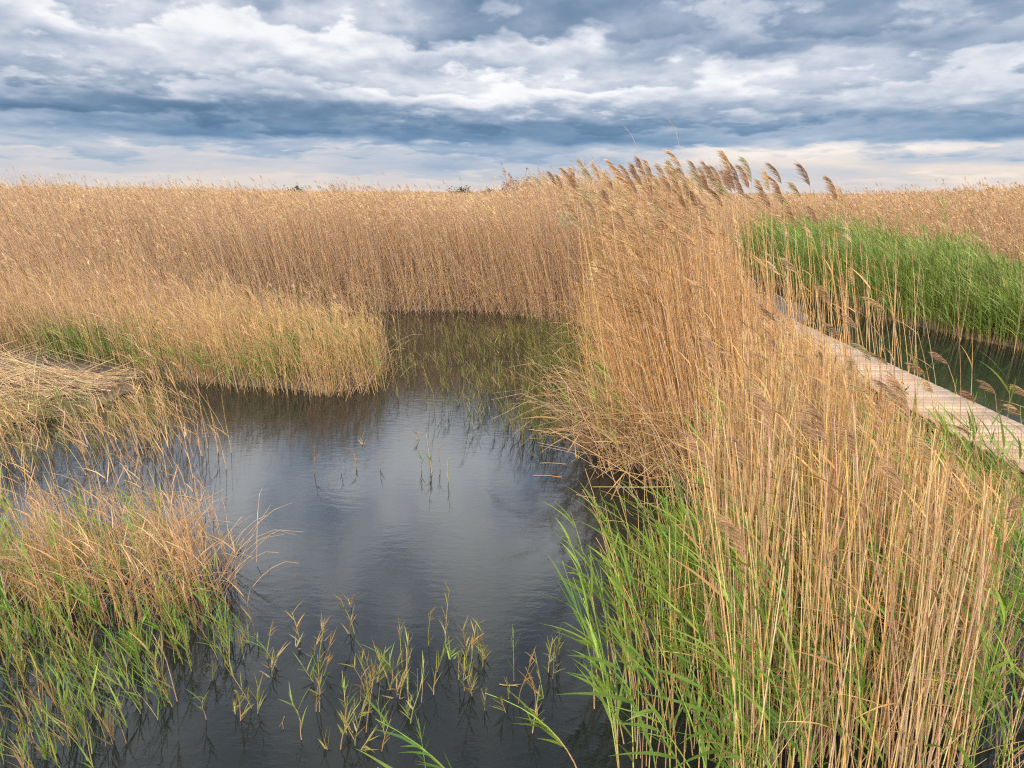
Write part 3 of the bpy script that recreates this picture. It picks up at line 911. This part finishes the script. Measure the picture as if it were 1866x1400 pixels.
# dry stems standing among the green reeds at the pond's corner
b = scatter([(0.7, 3.0), (0.8, 4.4), (1.2, 5.4), (1.9, 5.8), (1.9, 3.0)], 55, -0.06)
n_ = len(b)
P = stem_curves(b, rng.uniform(0.5, 1.5, n_), lean_dir(n_, 0.8), np.abs(rng.normal(0.16, 0.12, n_)), 6)
add_tubes(g.st, P, rng.uniform(0.003, 0.0048, n_), np.full(n_, 0.0018), palette(n_, *GOLD), 4)
# short broken stubble and fine growth between the stems
b = scatter(BED_NEAR, 110, -0.06)
n_ = len(b)
P = stem_curves(b, rng.uniform(0.25, 1.3, n_), rng.uniform(0, 2 * np.pi, n_), np.abs(rng.normal(0.25, 0.2, n_)), 5, 1.4)
add_tubes(g.st, P, rng.uniform(0.0025, 0.005, n_), np.full(n_, 0.0015), palette(n_, *PALE), 3)
b = scatter(BED_NEAR, 62, -0.06, 0.7, 0.6)
n_ = len(b)
P = stem_curves(b, rng.uniform(0.5, 1.3, n_), lean_dir(n_, 0.7), np.abs(rng.normal(0.15, 0.1, n_)), 5)
add_tubes(g.st, P, np.full(n_, 0.004), np.full(n_, 0.0018), palette(n_, *GREEN), 3)
add_leaves(g.lf, P, 5, 0.25, 1.0, (0.2, 0.4), (0.005, 0.011), palette(n_, *GREEN), segs=4, open_=0.6, droop=0.4)
# low leaning stems that fan from the near bed over the pond's right corner
b = scatter([(1.3, 5.0), (1.9, 6.4), (2.8, 6.8), (2.6, 5.6)], 40, -0.05)
n_ = len(b)
P = stem_curves(b, rng.uniform(0.7, 1.7, n_), lean_dir(n_, 0.5, math.pi - 0.3), np.abs(rng.normal(0.5, 0.2, n_)), 6)
add_tubes(g.st, P, np.full(n_, 0.0045), np.full(n_, 0.002), palette(n_, *PALE), 3)
g.build('reed_bed', 'dense golden reed stand between the lower right foreground and the boardwalk', 'reeds')

# green reeds, lower middle right, all leaning with the wind
gp = [grow_green(random.uniform(1.0, 1.5), random.uniform(0.1, 0.26), random.randint(5, 8), (0.24, 0.44), (0.0065, 0.0125)) for i in range(16)]
b = scatter([(0.70, 4.3), (0.92, 4.9), (1.25, 5.6), (1.95, 5.2), (2.0, 3.2), (1.5, 2.7), (0.55, 2.9), (0.6, 3.6)], 66, -0.06, 0.3, ragged=0.1)
for i, (x, y, z) in enumerate(b[:150]):
    o = put(gp[i % 16], (x, y, z), random.gauss(0, 0.45), random.uniform(0.85, 1.15), random.uniform(0.68, 1.05) * (1 - 0.25 * max(0, min(1, y - 4.3))), (random.gauss(0, 0.05), random.gauss(0, 0.06)))
    tag(o, 'bright green leafy reed swept left beside the open water, lower centre right', 'reed', 'green reeds at the lower centre right')
b = scatter([(1.7, 3.0), (1.8, 5.8), (2.6, 6.6), (5.0, 6.9), (4.8, 4.6), (3.2, 3.0)], 8.0, -0.06)
for i, (x, y, z) in enumerate(b[:80]):
    o = put(gp[(i * 5 + 3) % 16], (x, y, z), random.gauss(0, 0.6), random.uniform(0.8, 1.1), random.uniform(0.75, 1.2), (random.gauss(0, 0.06), random.gauss(0.06, 0.08)))
    tag(o, 'single green reed growing up through the golden dry stems', 'reed', 'green reeds among the dry stems')

# green reeds at the left tussock
gl = [grow_green(random.uniform(0.5, 0.9), random.uniform(0.06, 0.22), random.randint(5, 8), (0.18, 0.34), (0.005, 0.010)) for i in range(10)]
b = scatter([(-4.9, 5.6), (-3.3, 5.8), (-2.75, 5.3), (-2.55, 4.9), (-3.4, 4.55), (-4.6, 4.5)], 46, -0.05)
for i, (x, y, z) in enumerate(b[:75]):
    o = put(gl[i % 10], (x, y, z), random.gauss(0, 0.5), random.uniform(0.8, 1.1), random.uniform(0.7, 1.1), (random.gauss(0, 0.06), random.gauss(0, 0.06)))
    tag(o, 'short green reed growing out of the tan tussock at left', 'reed', 'green reeds in the left tussock')

# broad green reeds whose heads lie over the dark water at the bottom edge
bl = [grow_green(random.uniform(0.75, 1.0), random.uniform(0.55, 0.75), 10, (0.16, 0.3), (0.007, 0.012)) for i in range(7)]
spots = [((980, 1640), 0.2, 'green reed bowed left at the bottom edge, second from the green stand'),
         ((830, 1620), -0.15, 'green reed bowed low, its leaves fanned just above the bottom edge'),
         ((760, 1560), 0.1, 'broad leaved green reed bowed low at the bottom edge, leftmost of its row'),
         ((880, 1500), -0.1, 'broad leaved green reed bowed over dark water left of bottom centre'),
         ((1010, 1520), 0.15, 'broad leaved green reed arching over dark water at bottom centre'),
         ((1060, 1400), -0.2, 'arching green reed nearest the left side of the green stand'),
         ((930, 1600), 0.25, 'green reed bent flat at the bottom edge below the ochre sprouts')]
for i, ((px, py), rz, lab) in enumerate(spots):
    x, y = at(px, py)
    tag(put(bl[i], (x, y, -0.05), rz, 1.0, 0.8, (0, 0)), lab, 'reed', 'bowed green reeds at the bottom edge')

# sprouts standing in the dark water, bottom centre
sp = [grow_sprout(random.choice([0.14, 0.2, 0.26, 0.34, 0.44]) * random.uniform(0.9, 1.1), i % 5 == 0) for i in range(26)]
pts = []
for cx_, cy_, k_, sx_, sy_ in ((700, 1250, 16, 45, 40), (660, 1330, 14, 60, 45), (820, 1200, 11, 45, 30), (590, 1250, 9, 35, 45), (790, 1290, 8, 50, 35),
                               (560, 1180, 5, 40, 30), (880, 1260, 6, 30, 40), (960, 1290, 9, 35, 50), (1010, 1200, 5, 25, 40), (470, 1200, 6, 35, 50),
                               (430, 1290, 6, 50, 40), (710, 860, 4, 60, 40), (620, 870, 3, 60, 20), (800, 850, 5, 40, 25), (420, 1000, 3, 15, 80), (640, 1140, 3, 40, 20)):
    for _ in range(k_):
        pts.append((random.gauss(cx_, sx_ * 0.72), random.gauss(cy_, sy_ * 0.72)))
for i, (px, py) in enumerate(pts):
    x, y = at(px, min(py, 1500))
    far = py < 1100
    o = put(sp[i % 26], (x, y, -0.06), random.uniform(0, 6.28), random.uniform(0.8, 1.2), random.uniform(0.75, 1.25), (random.gauss(0, 0.1), random.gauss(0, 0.1)))
    tag(o, 'tiny lone sprout in the open middle of the pond' if far else 'small ochre sprout standing in dark water near the bottom edge',
        'sprout', 'sprouts in the open pond' if far else 'sprouts near the bottom edge')

# plumed reeds: those whose heads stand against the sky, and those before the boardwalk
pp = [grow_dry(3.4, random.uniform(0.06, 0.2), random.randint(75, 110), random.choice([0, 1, 2]), 0.0048) for i in range(18)]
tips = []
for o in pp:
    pl = [ch for ch in o.children if ch.name.startswith('plume')][0]
    co = np.empty(len(pl.data.vertices) * 3, np.float32)
    pl.data.vertices.foreach_get('co', co)
    co = co.reshape(-1, 3)
    tips.append((co[:, 0].mean(), co[:, 1].mean(), np.percentile(co[:, 2], 98)))


def plumed(px, py, Y, label, group, i, lean_y=0.0):
    """a plumed reed whose head reaches the height seen along the line of sight (px, py) at the distance Y"""
    dy = (700 - py) / FPX
    fw = math.cos(PITCH) + dy * math.sin(PITCH)
    up = -math.sin(PITCH) + dy * math.cos(PITCH)
    h = CAM_H + Y * up / fw
    X = (px - 933) / FPX * Y / fw
    tx, ty, tz = tips[i % 18]
    k = (h + 0.04) / tz
    o = put(pp[i % 18], (X - tx, Y - ty, -0.04), random.gauss(0, 0.03), 1.0, k)
    tag(o, label, 'reed', group)


sky_heads = [(1228, 272, 8.6), (1322, 272, 8.2), (1362, 285, 8.8), (1412, 296, 9.2), (1465, 296, 8.4), (1515, 320, 8.0), (1535, 336, 8.2), (1330, 305, 7.8),
             (1265, 292, 9.0), (1180, 290, 9.4), (1205, 298, 9.0), (1240, 305, 8.5), (1318, 330, 8.0), (1345, 318, 8.5), (1385, 325, 8.2), (1410, 318, 9.4),
             (1448, 330, 9.0), (1165, 285, 9.8), (1115, 290, 10.5), (1085, 296, 11.5), (1060, 290, 12.0), (1030, 306, 13.0), (1005, 312, 13.5), (1140, 300, 9.6),
             (1100, 310, 10.4), (1285, 315, 8.8), (1295, 300, 9.4), (1215, 318, 8.8), (1255, 330, 8.6), (1190, 312, 9.8), (980, 322, 14), (1150, 318, 9.5),
             (1047, 318, 12.0), (1125, 300, 10.0), (1070, 305, 11.5), (1155, 296, 9.6), (1175, 306, 9.5), (1222, 300, 8.9), (1272, 306, 8.8), (1305, 318, 8.4), (1335, 292, 8.5), (1355, 300, 8.7), (1398, 306, 9.0), (1420, 335, 8.7), (1018, 318, 13.2), (1042, 304, 12.5), (1395, 345, 8.4), (1372, 352, 8.0), (1430, 352, 8.6), (1480, 372, 8.6), (1440, 372, 8.4)]
for i, (px, py, Y) in enumerate(sky_heads):
    plumed(px, py, Y, 'plumed dry reed whose feathery head stands against the sky', 'plumed reeds against the sky', i)
for i in range(40):
    px = random.uniform(1010, 1330)
    plumed(px, random.uniform(315, 400) - 25 * (px > 1150), random.uniform(8.2, 11.5), 'plumed dry reed crowded into the upper part of the tall clump', 'plumed reeds in the tall clump', i + 5)
wk = [(1575, 625, 6.2), (1600, 640, 6.6), (1610, 690, 5.8), (1675, 660, 6.4), (1690, 690, 6.2), (1770, 710, 5.8), (1800, 690, 6.0), (1850, 735, 5.6), (1862, 700, 6.0),
      (1570, 700, 5.8), (1640, 700, 6.0), (1715, 640, 6.8), (1505, 520, 7.2), (1595, 540, 7.0), (1440, 470, 7.6), (1520, 590, 6.8), (1460, 640, 6.6), (1330, 640, 7.0),
      (1690, 800, 5.4), (1750, 770, 5.5), (1400, 560, 7.4)]
for i, (px, py, Y) in enumerate(wk):
    plumed(px, py, Y, 'plumed dry reed with drooping buff head in front of the boardwalk', 'plumed reeds in front of the boardwalk', i + 2)


# two bare stalks that overtop everything
def stalk(label, foot, tip, Y, bentx):
    def pt(px, py):
        dy = (700 - py) / FPX
        fw = math.cos(PITCH) + dy * math.sin(PITCH)
        up = -math.sin(PITCH) + dy * math.cos(PITCH)
        return np.array([(px - 933) / FPX * Y / fw, Y, CAM_H + Y * up / fw])
    a, c = pt(*foot), pt(*tip)
    a2 = a + (a - c) * 0.2
    a2[2] = max(a2[2], 0.3)
    root = np.array([a2[0] + 0.7, Y, -0.04])
    o = empty('reed_stalk', root)
    t = np.linspace(0, 1, 14)[:, None]
    mid = (a2 + root) * 0.5 + np.array([-0.05, 0, 0])
    pth = (1 - t) ** 3 * root + 3 * (1 - t) ** 2 * t * mid + 3 * (1 - t) * t ** 2 * a + t ** 3 * c
    pth[-1] += np.array([bentx, 0, -0.01])
    s = Soup()
    add_tubes(s, (pth - root)[None], one * 0.005, one * 0.0016, palette(1, *GOLD), 5)
    s.build('stem', M_STEM, o)
    tag(o, label, 'reed stalk', 'bare stalks above the tall clump')
    s = Soup()
    add_leaves(s, (pth - root)[None], 2, 0.93, 1.0, (0.07, 0.12), (0.003, 0.005), palette(1, *PLUME), segs=4)
    s.build('foliage', M_BLADE, o)


stalk('thin bare reed stalk slanting left above the plumes', (1190, 290), (1138, 224), 9.0, -0.03)
stalk('tallest thin reed stalk with a nodding wisp at its tip', (1250, 280), (1224, 212), 8.6, -0.06)

# fallen stems lying out over the water
fs = [grow_dry(1.5, 0.03, 0, 0, 0.006) for _ in range(4)]
for o in fs:
    o.name = 'fallen_reed'
fall = [((1130, 700), math.pi - 0.12, 1.38, 0.9, 'fallen pale reed reaching left over the pond from the clump, highest one'),
        ((1150, 885), math.pi - 0.55, 1.2, 0.85, 'long fallen reed slanting over the pond at the foot of the clump'),
        ((1090, 760), math.pi + 0.02, 1.45, 0.6, ''), ((1085, 785), math.pi - 0.05, 1.42, 0.55, ''), ((1100, 805), math.pi - 0.1, 1.45, 0.75, ''),
        ((1080, 740), math.pi + 0.1, 1.4, 0.6, ''), ((1110, 835), math.pi - 0.2, 1.38, 0.7, ''), ((1090, 690), math.pi - 0.1, 1.3, 0.6, ''),
        ((1200, 900), math.pi + 0.2, 1.45, 0.6, ''), ((1180, 870), math.pi - 0.3, 1.42, 0.55, '')]
for i, ((px, py), dr, tl, ln, lab) in enumerate(fall):
    x, y = at(px, py, 0.15)
    o = put(fs[i % 4], (x + 0.15, y, 0.12 + 0.06 * (i % 3)), dr - math.pi, 1.0, ln, (0, -tl))
    tag(o, lab or 'fallen pale reed sticking out sideways from the foot of the clump', 'fallen reed', 'fallen reeds at the foot of the clump')

# straws afloat on the dark water
ft = []
for j in range(6):
    o = empty('floating_straw', (0, 0, 0))
    L_ = random.uniform(0.12, 0.3)
    t_ = np.linspace(-0.5, 0.5, 7)
    pth = np.stack([t_ * L_, 0.04 * L_ * np.sin(t_ * 5 + j), 0.004 + 0.006 * t_ ** 2], -1)[None]
    s = Soup()
    add_tubes(s, pth, one * 0.004, one * 0.0025, palette(1, *PALE) * 0.8, 6)
    s.build('stem', M_STRAW, o)
    s = Soup()
    add_leaves(s, pth, 1, 0.3, 0.8, (0.08, 0.16), (0.003, 0.006), palette(1, *PALE) * 0.8, segs=4, droop=0.0, open_=0.4)
    s.build('foliage', M_BLADE, o)
    ft.append(o)
fl = [(1180, 918), (1120, 950), (1000, 868), (1230, 940), (1070, 905), (1150, 935), (930, 1250), (980, 800), (1010, 845), (350, 910), (120, 915), (520, 1320)]
for i, (px, py) in enumerate(fl):
    x, y = at(px, py)
    o = ft[i % 6] if i < 6 else copy_plant(ft[i % 6], (0, 0, 0), 0, 1, 1)
    o.location = (x, y, 0.0)
    o.rotation_euler = (0, 0, random.gauss(0.15, 0.6))
    k_ = random.uniform(0.7, 1.3)
    o.scale = (k_, k_, 1)
    tag(o, 'pale straw floating flat on the dark pond water', 'straw', 'straws afloat on the pond')

# drop any grown plant that was never set out, and the working marks
for o in list(bpy.data.objects):
    if o.type == 'EMPTY' and o.parent is None and o.name.split('.')[0] in ('dry_reed', 'green_reed', 'water_sprout', 'fallen_reed'):
        if not o.get('_set'):
            for ch in list(o.children):
                bpy.data.objects.remove(ch)
            bpy.data.objects.remove(o)
            continue
    if o.get('_set'):
        del o['_set']

# ------------------------------------------------------------------ sky, sun
SUN_EL, SUN_AZ = R(38), R(215)          # azimuth clockwise from straight ahead: behind, to the left
w = bpy.data.worlds.new('World')
sc.world = w
w.use_nodes = True
w.cycles.sampling_method = 'MANUAL'
w.cycles.sample_map_resolution = 512
N, LK = w.node_tree.nodes, w.node_tree.links
N.clear()


def val(x):
    if isinstance(x, (int, float)):
        v = N.new('ShaderNodeValue')
        v.outputs[0].default_value = x
        return v.outputs[0]
    return x


def mth(op, a, b=0.0, c=None, clamp=False):
    nd = N.new('ShaderNodeMath')
    nd.operation = op
    nd.use_clamp = clamp
    for i, x in enumerate((a, b) if c is None else (a, b, c)):
        if isinstance(x, (int, float)):
            nd.inputs[i].default_value = x
        else:
            LK.new(x, nd.inputs[i])
    return nd.outputs[0]


def smooth(x, lo, hi):
    nd = N.new('ShaderNodeMapRange')
    nd.interpolation_type = 'SMOOTHSTEP'
    nd.inputs['From Min'].default_value = lo
    nd.inputs['From Max'].default_value = hi
    LK.new(x, nd.inputs['Value'])
    return nd.outputs[0]


def comb(x, y, z):
    nd = N.new('ShaderNodeCombineXYZ')
    for i, q in enumerate((x, y, z)):
        if isinstance(q, (int, float)):
            nd.inputs[i].default_value = q
        else:
            LK.new(q, nd.inputs[i])
    return nd.outputs[0]


def noise(vec, scale, detail=6, rough=0.55, dist=0.0):
    nd = N.new('ShaderNodeTexNoise')
    nd.inputs['Scale'].default_value = scale
    nd.inputs['Detail'].default_value = detail
    nd.inputs['Roughness'].default_value = rough
    nd.inputs['Distortion'].default_value = dist
    LK.new(vec, nd.inputs['Vector'])
    return nd.outputs['Fac']


def mixc(f, a, b):
    nd = N.new('ShaderNodeMix')
    nd.data_type = 'RGBA'
    LK.new(f, nd.inputs[0])
    for i, q in ((6, a), (7, b)):
        if isinstance(q, tuple):
            nd.inputs[i].default_value = (*q, 1)
        else:
            LK.new(q, nd.inputs[i])
    return nd.outputs[2]


def lin(r, g_, b_):
    return tuple(((c / 255) / 12.92 if c / 255 < 0.04045 else ((c / 255 + 0.055) / 1.055) ** 2.4) for c in (r, g_, b_))


tc = N.new('ShaderNodeTexCoord')
sep = N.new('ShaderNodeSeparateXYZ')
LK.new(tc.outputs['Generated'], sep.inputs[0])
dx, dy_, dz = sep.outputs
el = mth('ARCSINE', dz)
az = mth('ARCTAN2', dx, dy_)
v_ = mth('MULTIPLY', mth('LOGARITHM', mth('ADD', mth('MAXIMUM', dz, 0.0), 0.07), math.e), 5.8)
u_ = mth('MULTIPLY', az, 10.0)
q = comb(u_, v_, 0.0)
# uneven deck: billows that flatten into bands nearer the horizon
n_big = noise(q, 0.42, 4, 0.5)
n_mid = noise(q, 1.1, 6, 0.5, 0.1)
n_mid_up = noise(comb(u_, mth('ADD', v_, 0.30), 0.0), 1.1, 6, 0.5, 0.1)
n_fine = noise(q, 2.9, 5, 0.52, 0.1)
n_tuft = noise(q, 6.5, 4, 0.55, 0.1)
puff = noise(comb(mth('ADD', u_, 3.7), mth('MULTIPLY', v_, 1.25), 4.0), 0.7, 5, 0.48, 0.15)
warp = mth('MULTIPLY', mth('SUBTRACT', n_mid, 0.5), mth('ADD', mth('MULTIPLY', smooth(el, 0.02, 0.2), 0.10), 0.014))
elw = mth('ADD', el, warp)
azw = mth('ADD', az, mth('MULTIPLY', mth('SUBTRACT', n_big, 0.5), 0.5))

EL_TOP = 0.30


def column(stops):
    """weight of cloud by height above the horizon: stops (photo row, weight)"""
    nd = N.new('ShaderNodeValToRGB')
    r = nd.color_ramp
    r.interpolation = 'EASE'
    pts_ = sorted(((math.atan((350 - y_) / FPX)) / EL_TOP, v_) for y_, v_ in stops)
    while len(r.elements) < len(pts_):
        r.elements.new(0.5)
    for e, (pos, v_) in zip(r.elements, pts_):
        e.position = max(0, min(1, pos))
        e.color = (v_, v_, v_, 1)
    LK.new(mth('DIVIDE', elw, EL_TOP, clamp=True), nd.inputs['Fac'])
    return nd.outputs['Color']


cols = [(-0.64, column([(348, 0.28), (318, 0.36), (300, 0.46), (285, 0.38), (268, 0.58), (250, 0.47), (228, 0.85), (195, 0.55), (165, 0.36), (125, 0.26), (95, 0.46), (50, 0.2), (15, 0.22), (-15, 0.45)])),
        (-0.36, column([(348, 0.22), (322, 0.3), (300, 0.4), (285, 0.46), (272, 0.42), (255, 0.93), (225, 0.91), (195, 0.48), (150, 0.3), (105, 0.16), (78, 0.2), (45, 0.52), (0, 0.58), (-15, 0.5)])),
        (0.0, column([(348, 0.26), (322, 0.4), (298, 0.52), (280, 0.5), (262, 0.93), (242, 0.91), (222, 0.53), (198, 0.18), (176, 0.14), (150, 0.36), (122, 0.3), (98, 0.62), (50, 0.78), (0, 0.76), (-15, 0.6)])),
        (0.36, column([(348, 0.28), (322, 0.38), (300, 0.22), (284, 0.2), (268, 0.62), (245, 0.73), (215, 0.46), (185, 0.34), (155, 0.36), (128, 0.72), (95, 0.58), (62, 0.6), (30, 0.86), (0, 0.9), (-15, 0.7)])),
        (0.64, column([(348, 0.24), (316, 0.18), (300, 0.5), (284, 0.24), (262, 0.81), (238, 0.65), (205, 0.36), (165, 0.46), (110, 0.6), (72, 0.56), (42, 0.5), (22, 0.86), (0, 0.92), (-15, 0.7)]))]
acc = cols[0][1]
for (a0, _), (a1, c1) in zip(cols[:-1], cols[1:]):
    acc = mixc(smooth(azw, a0 + 0.03, a1 - 0.03), acc, c1)
dens = N.new('ShaderNodeRGBToBW')
LK.new(acc, dens.inputs[0])
D = dens.outputs[0]
# above the frame: a broken bright deck
high = smooth(el, 0.25, 0.36)
Dh = mth('ADD', mth('MULTIPLY', mth('SUBTRACT', n_big, 0.5), 2.4), 0.30)
D = mth('ADD', mth('MULTIPLY', D, mth('SUBTRACT', 1.0, high)), mth('MULTIPLY', Dh, high))
relief = mth('SUBTRACT', n_mid_up, n_mid)
phase = mth('ADD', mth('MULTIPLY', v_, 0.62), mth('ADD', mth('MULTIPLY', puff, 2.6), mth('ADD', mth('MULTIPLY', n_mid, 1.3), mth('ADD', mth('MULTIPLY', n_fine, 0.8), mth('MULTIPLY', n_tuft, 0.35)))))
saw = mth('FRACT', phase)
saw = mth('MULTIPLY', saw, mth('SUBTRACT', 1.0, smooth(saw, 0.66, 1.0)))
belly = mth('SUBTRACT', 0.40, saw)
det = mth('ADD', mth('ADD', mth('MULTIPLY', mth('SUBTRACT', n_mid, 0.5), 0.62), mth('MULTIPLY', mth('SUBTRACT', n_fine, 0.5), 0.35)), mth('MULTIPLY', belly, mth('ADD', 0.18, mth('MULTIPLY', smooth(n_big, 0.35, 0.6), 0.24))))
amp = smooth(el, 0.0, 0.10)
D = mth('ADD', D, mth('MULTIPLY', det, mth('ADD', mth('MULTIPLY', amp, 0.75), 0.25)))
D = mth('ADD', D, mth('MULTIPLY', relief, mth('MULTIPLY', amp, 0.7)))
rp = N.new('ShaderNodeValToRGB')
r = rp.color_ramp
ST = [(0.0, (252, 250, 248)), (0.16, (243, 243, 245)), (0.34, (206, 211, 222)), (0.5, (168, 180, 199)), (0.68, (132, 151, 176)), (0.84, (106, 131, 160)), (1.0, (88, 115, 146))]
while len(r.elements) < len(ST):
    r.elements.new(0.5)
for e, (pos, c) in zip(r.elements, ST):
    e.position = pos
    e.color = (*lin(*c), 1)
D = mth('ADD', mth('MULTIPLY', mth('SUBTRACT', D, 0.45), 0.82), 0.425)
LK.new(mth('MAXIMUM', D, 0.0, clamp=True), rp.inputs['Fac'])
cloud = rp.outputs['Color']
# low on the horizon: light reaches through long air, bluer banks and a warm glow
low = mth('SUBTRACT', 1.0, smooth(el, 0.03, 0.13))
bl_ = N.new('ShaderNodeMix')
bl_.data_type = 'RGBA'
bl_.blend_type = 'MULTIPLY'
LK.new(mth('MULTIPLY', low, smooth(D, 0.35, 0.8)), bl_.inputs[0])
LK.new(cloud, bl_.inputs[6])
bl_.inputs[7].default_value = (0.62, 0.90, 1.08, 1)
cloud = bl_.outputs[2]
glow = mth('MULTIPLY', mth('SUBTRACT', 1.0, smooth(el, 0.025, 0.09)), mth('SUBTRACT', 1.0, smooth(D, 0.2, 0.5)))
wm = N.new('ShaderNodeMix')
wm.data_type = 'RGBA'
wm.blend_type = 'MULTIPLY'
LK.new(glow, wm.inputs[0])
LK.new(cloud, wm.inputs[6])
wm.inputs[7].default_value = (1.0, 0.87, 0.76, 1)
cloud = wm.outputs[2]

hi = N.new('ShaderNodeMix')
hi.data_type = 'RGBA'
hi.blend_type = 'MULTIPLY'
LK.new(high, hi.inputs[0])
LK.new(cloud, hi.inputs[6])
hi.inputs[7].default_value = (0.95, 0.99, 1.04, 1)
cloud = hi.outputs[2]

WS = 0.1
sky = N.new('ShaderNodeTexSky')
sky.sky_type = 'NISHITA'
sky.sun_disc = False
sky.sun_elevation = SUN_EL
sky.sun_rotation = SUN_AZ
bri = N.new('ShaderNodeVectorMath')
bri.operation = 'SCALE'
LK.new(cloud, bri.inputs[0])
# the deck is thinner and brighter overhead and toward the sun, behind the camera
lift = mth('ADD', 1.0, mth('ADD', mth('MULTIPLY', mth('SUBTRACT', smooth(el, 0.26, 0.42), mth('MULTIPLY', smooth(el, 0.45, 0.8), 0.85)), 2.3), mth('MULTIPLY', smooth(mth('MULTIPLY', dy_, -1.0), 0.0, 0.7), 1.6)))
LK.new(mth('MULTIPLY', lift, 1.0 / WS), bri.inputs['Scale'])
fin = N.new('ShaderNodeMix')
fin.data_type = 'RGBA'
fin.inputs[0].default_value = 0.93
LK.new(sky.outputs[0], fin.inputs[6])
LK.new(bri.outputs[0], fin.inputs[7])
bg = N.new('ShaderNodeBackground')
bg.inputs['Strength'].default_value = WS
LK.new(fin.outputs[2], bg.inputs['Color'])
wo = N.new('ShaderNodeOutputWorld')
LK.new(bg.outputs[0], wo.inputs['Surface'])

sd = bpy.data.lights.new('sun', 'SUN')
sd.energy = 2.6
sd.angle = R(11)
sd.color = (1.0, 0.86, 0.68)
so = bpy.data.objects.new('sun', sd)
C.objects.link(so)
so.rotation_euler = (R(90) - SUN_EL, 0, math.pi - SUN_AZ)

# ------------------------------------------------------------------ render settings
sc.view_settings.view_transform = 'Standard'
sc.view_settings.look = 'None'
sc.view_settings.exposure = 0.12
sc.view_settings.gamma = 1.0
cy = sc.cycles
cy.max_bounces = 5
cy.diffuse_bounces = 3
cy.glossy_bounces = 2
cy.transmission_bounces = 4
cy.use_denoising = False
cy.filter_width = 1.2
cy.caustics_reflective = False
cy.caustics_refractive = False
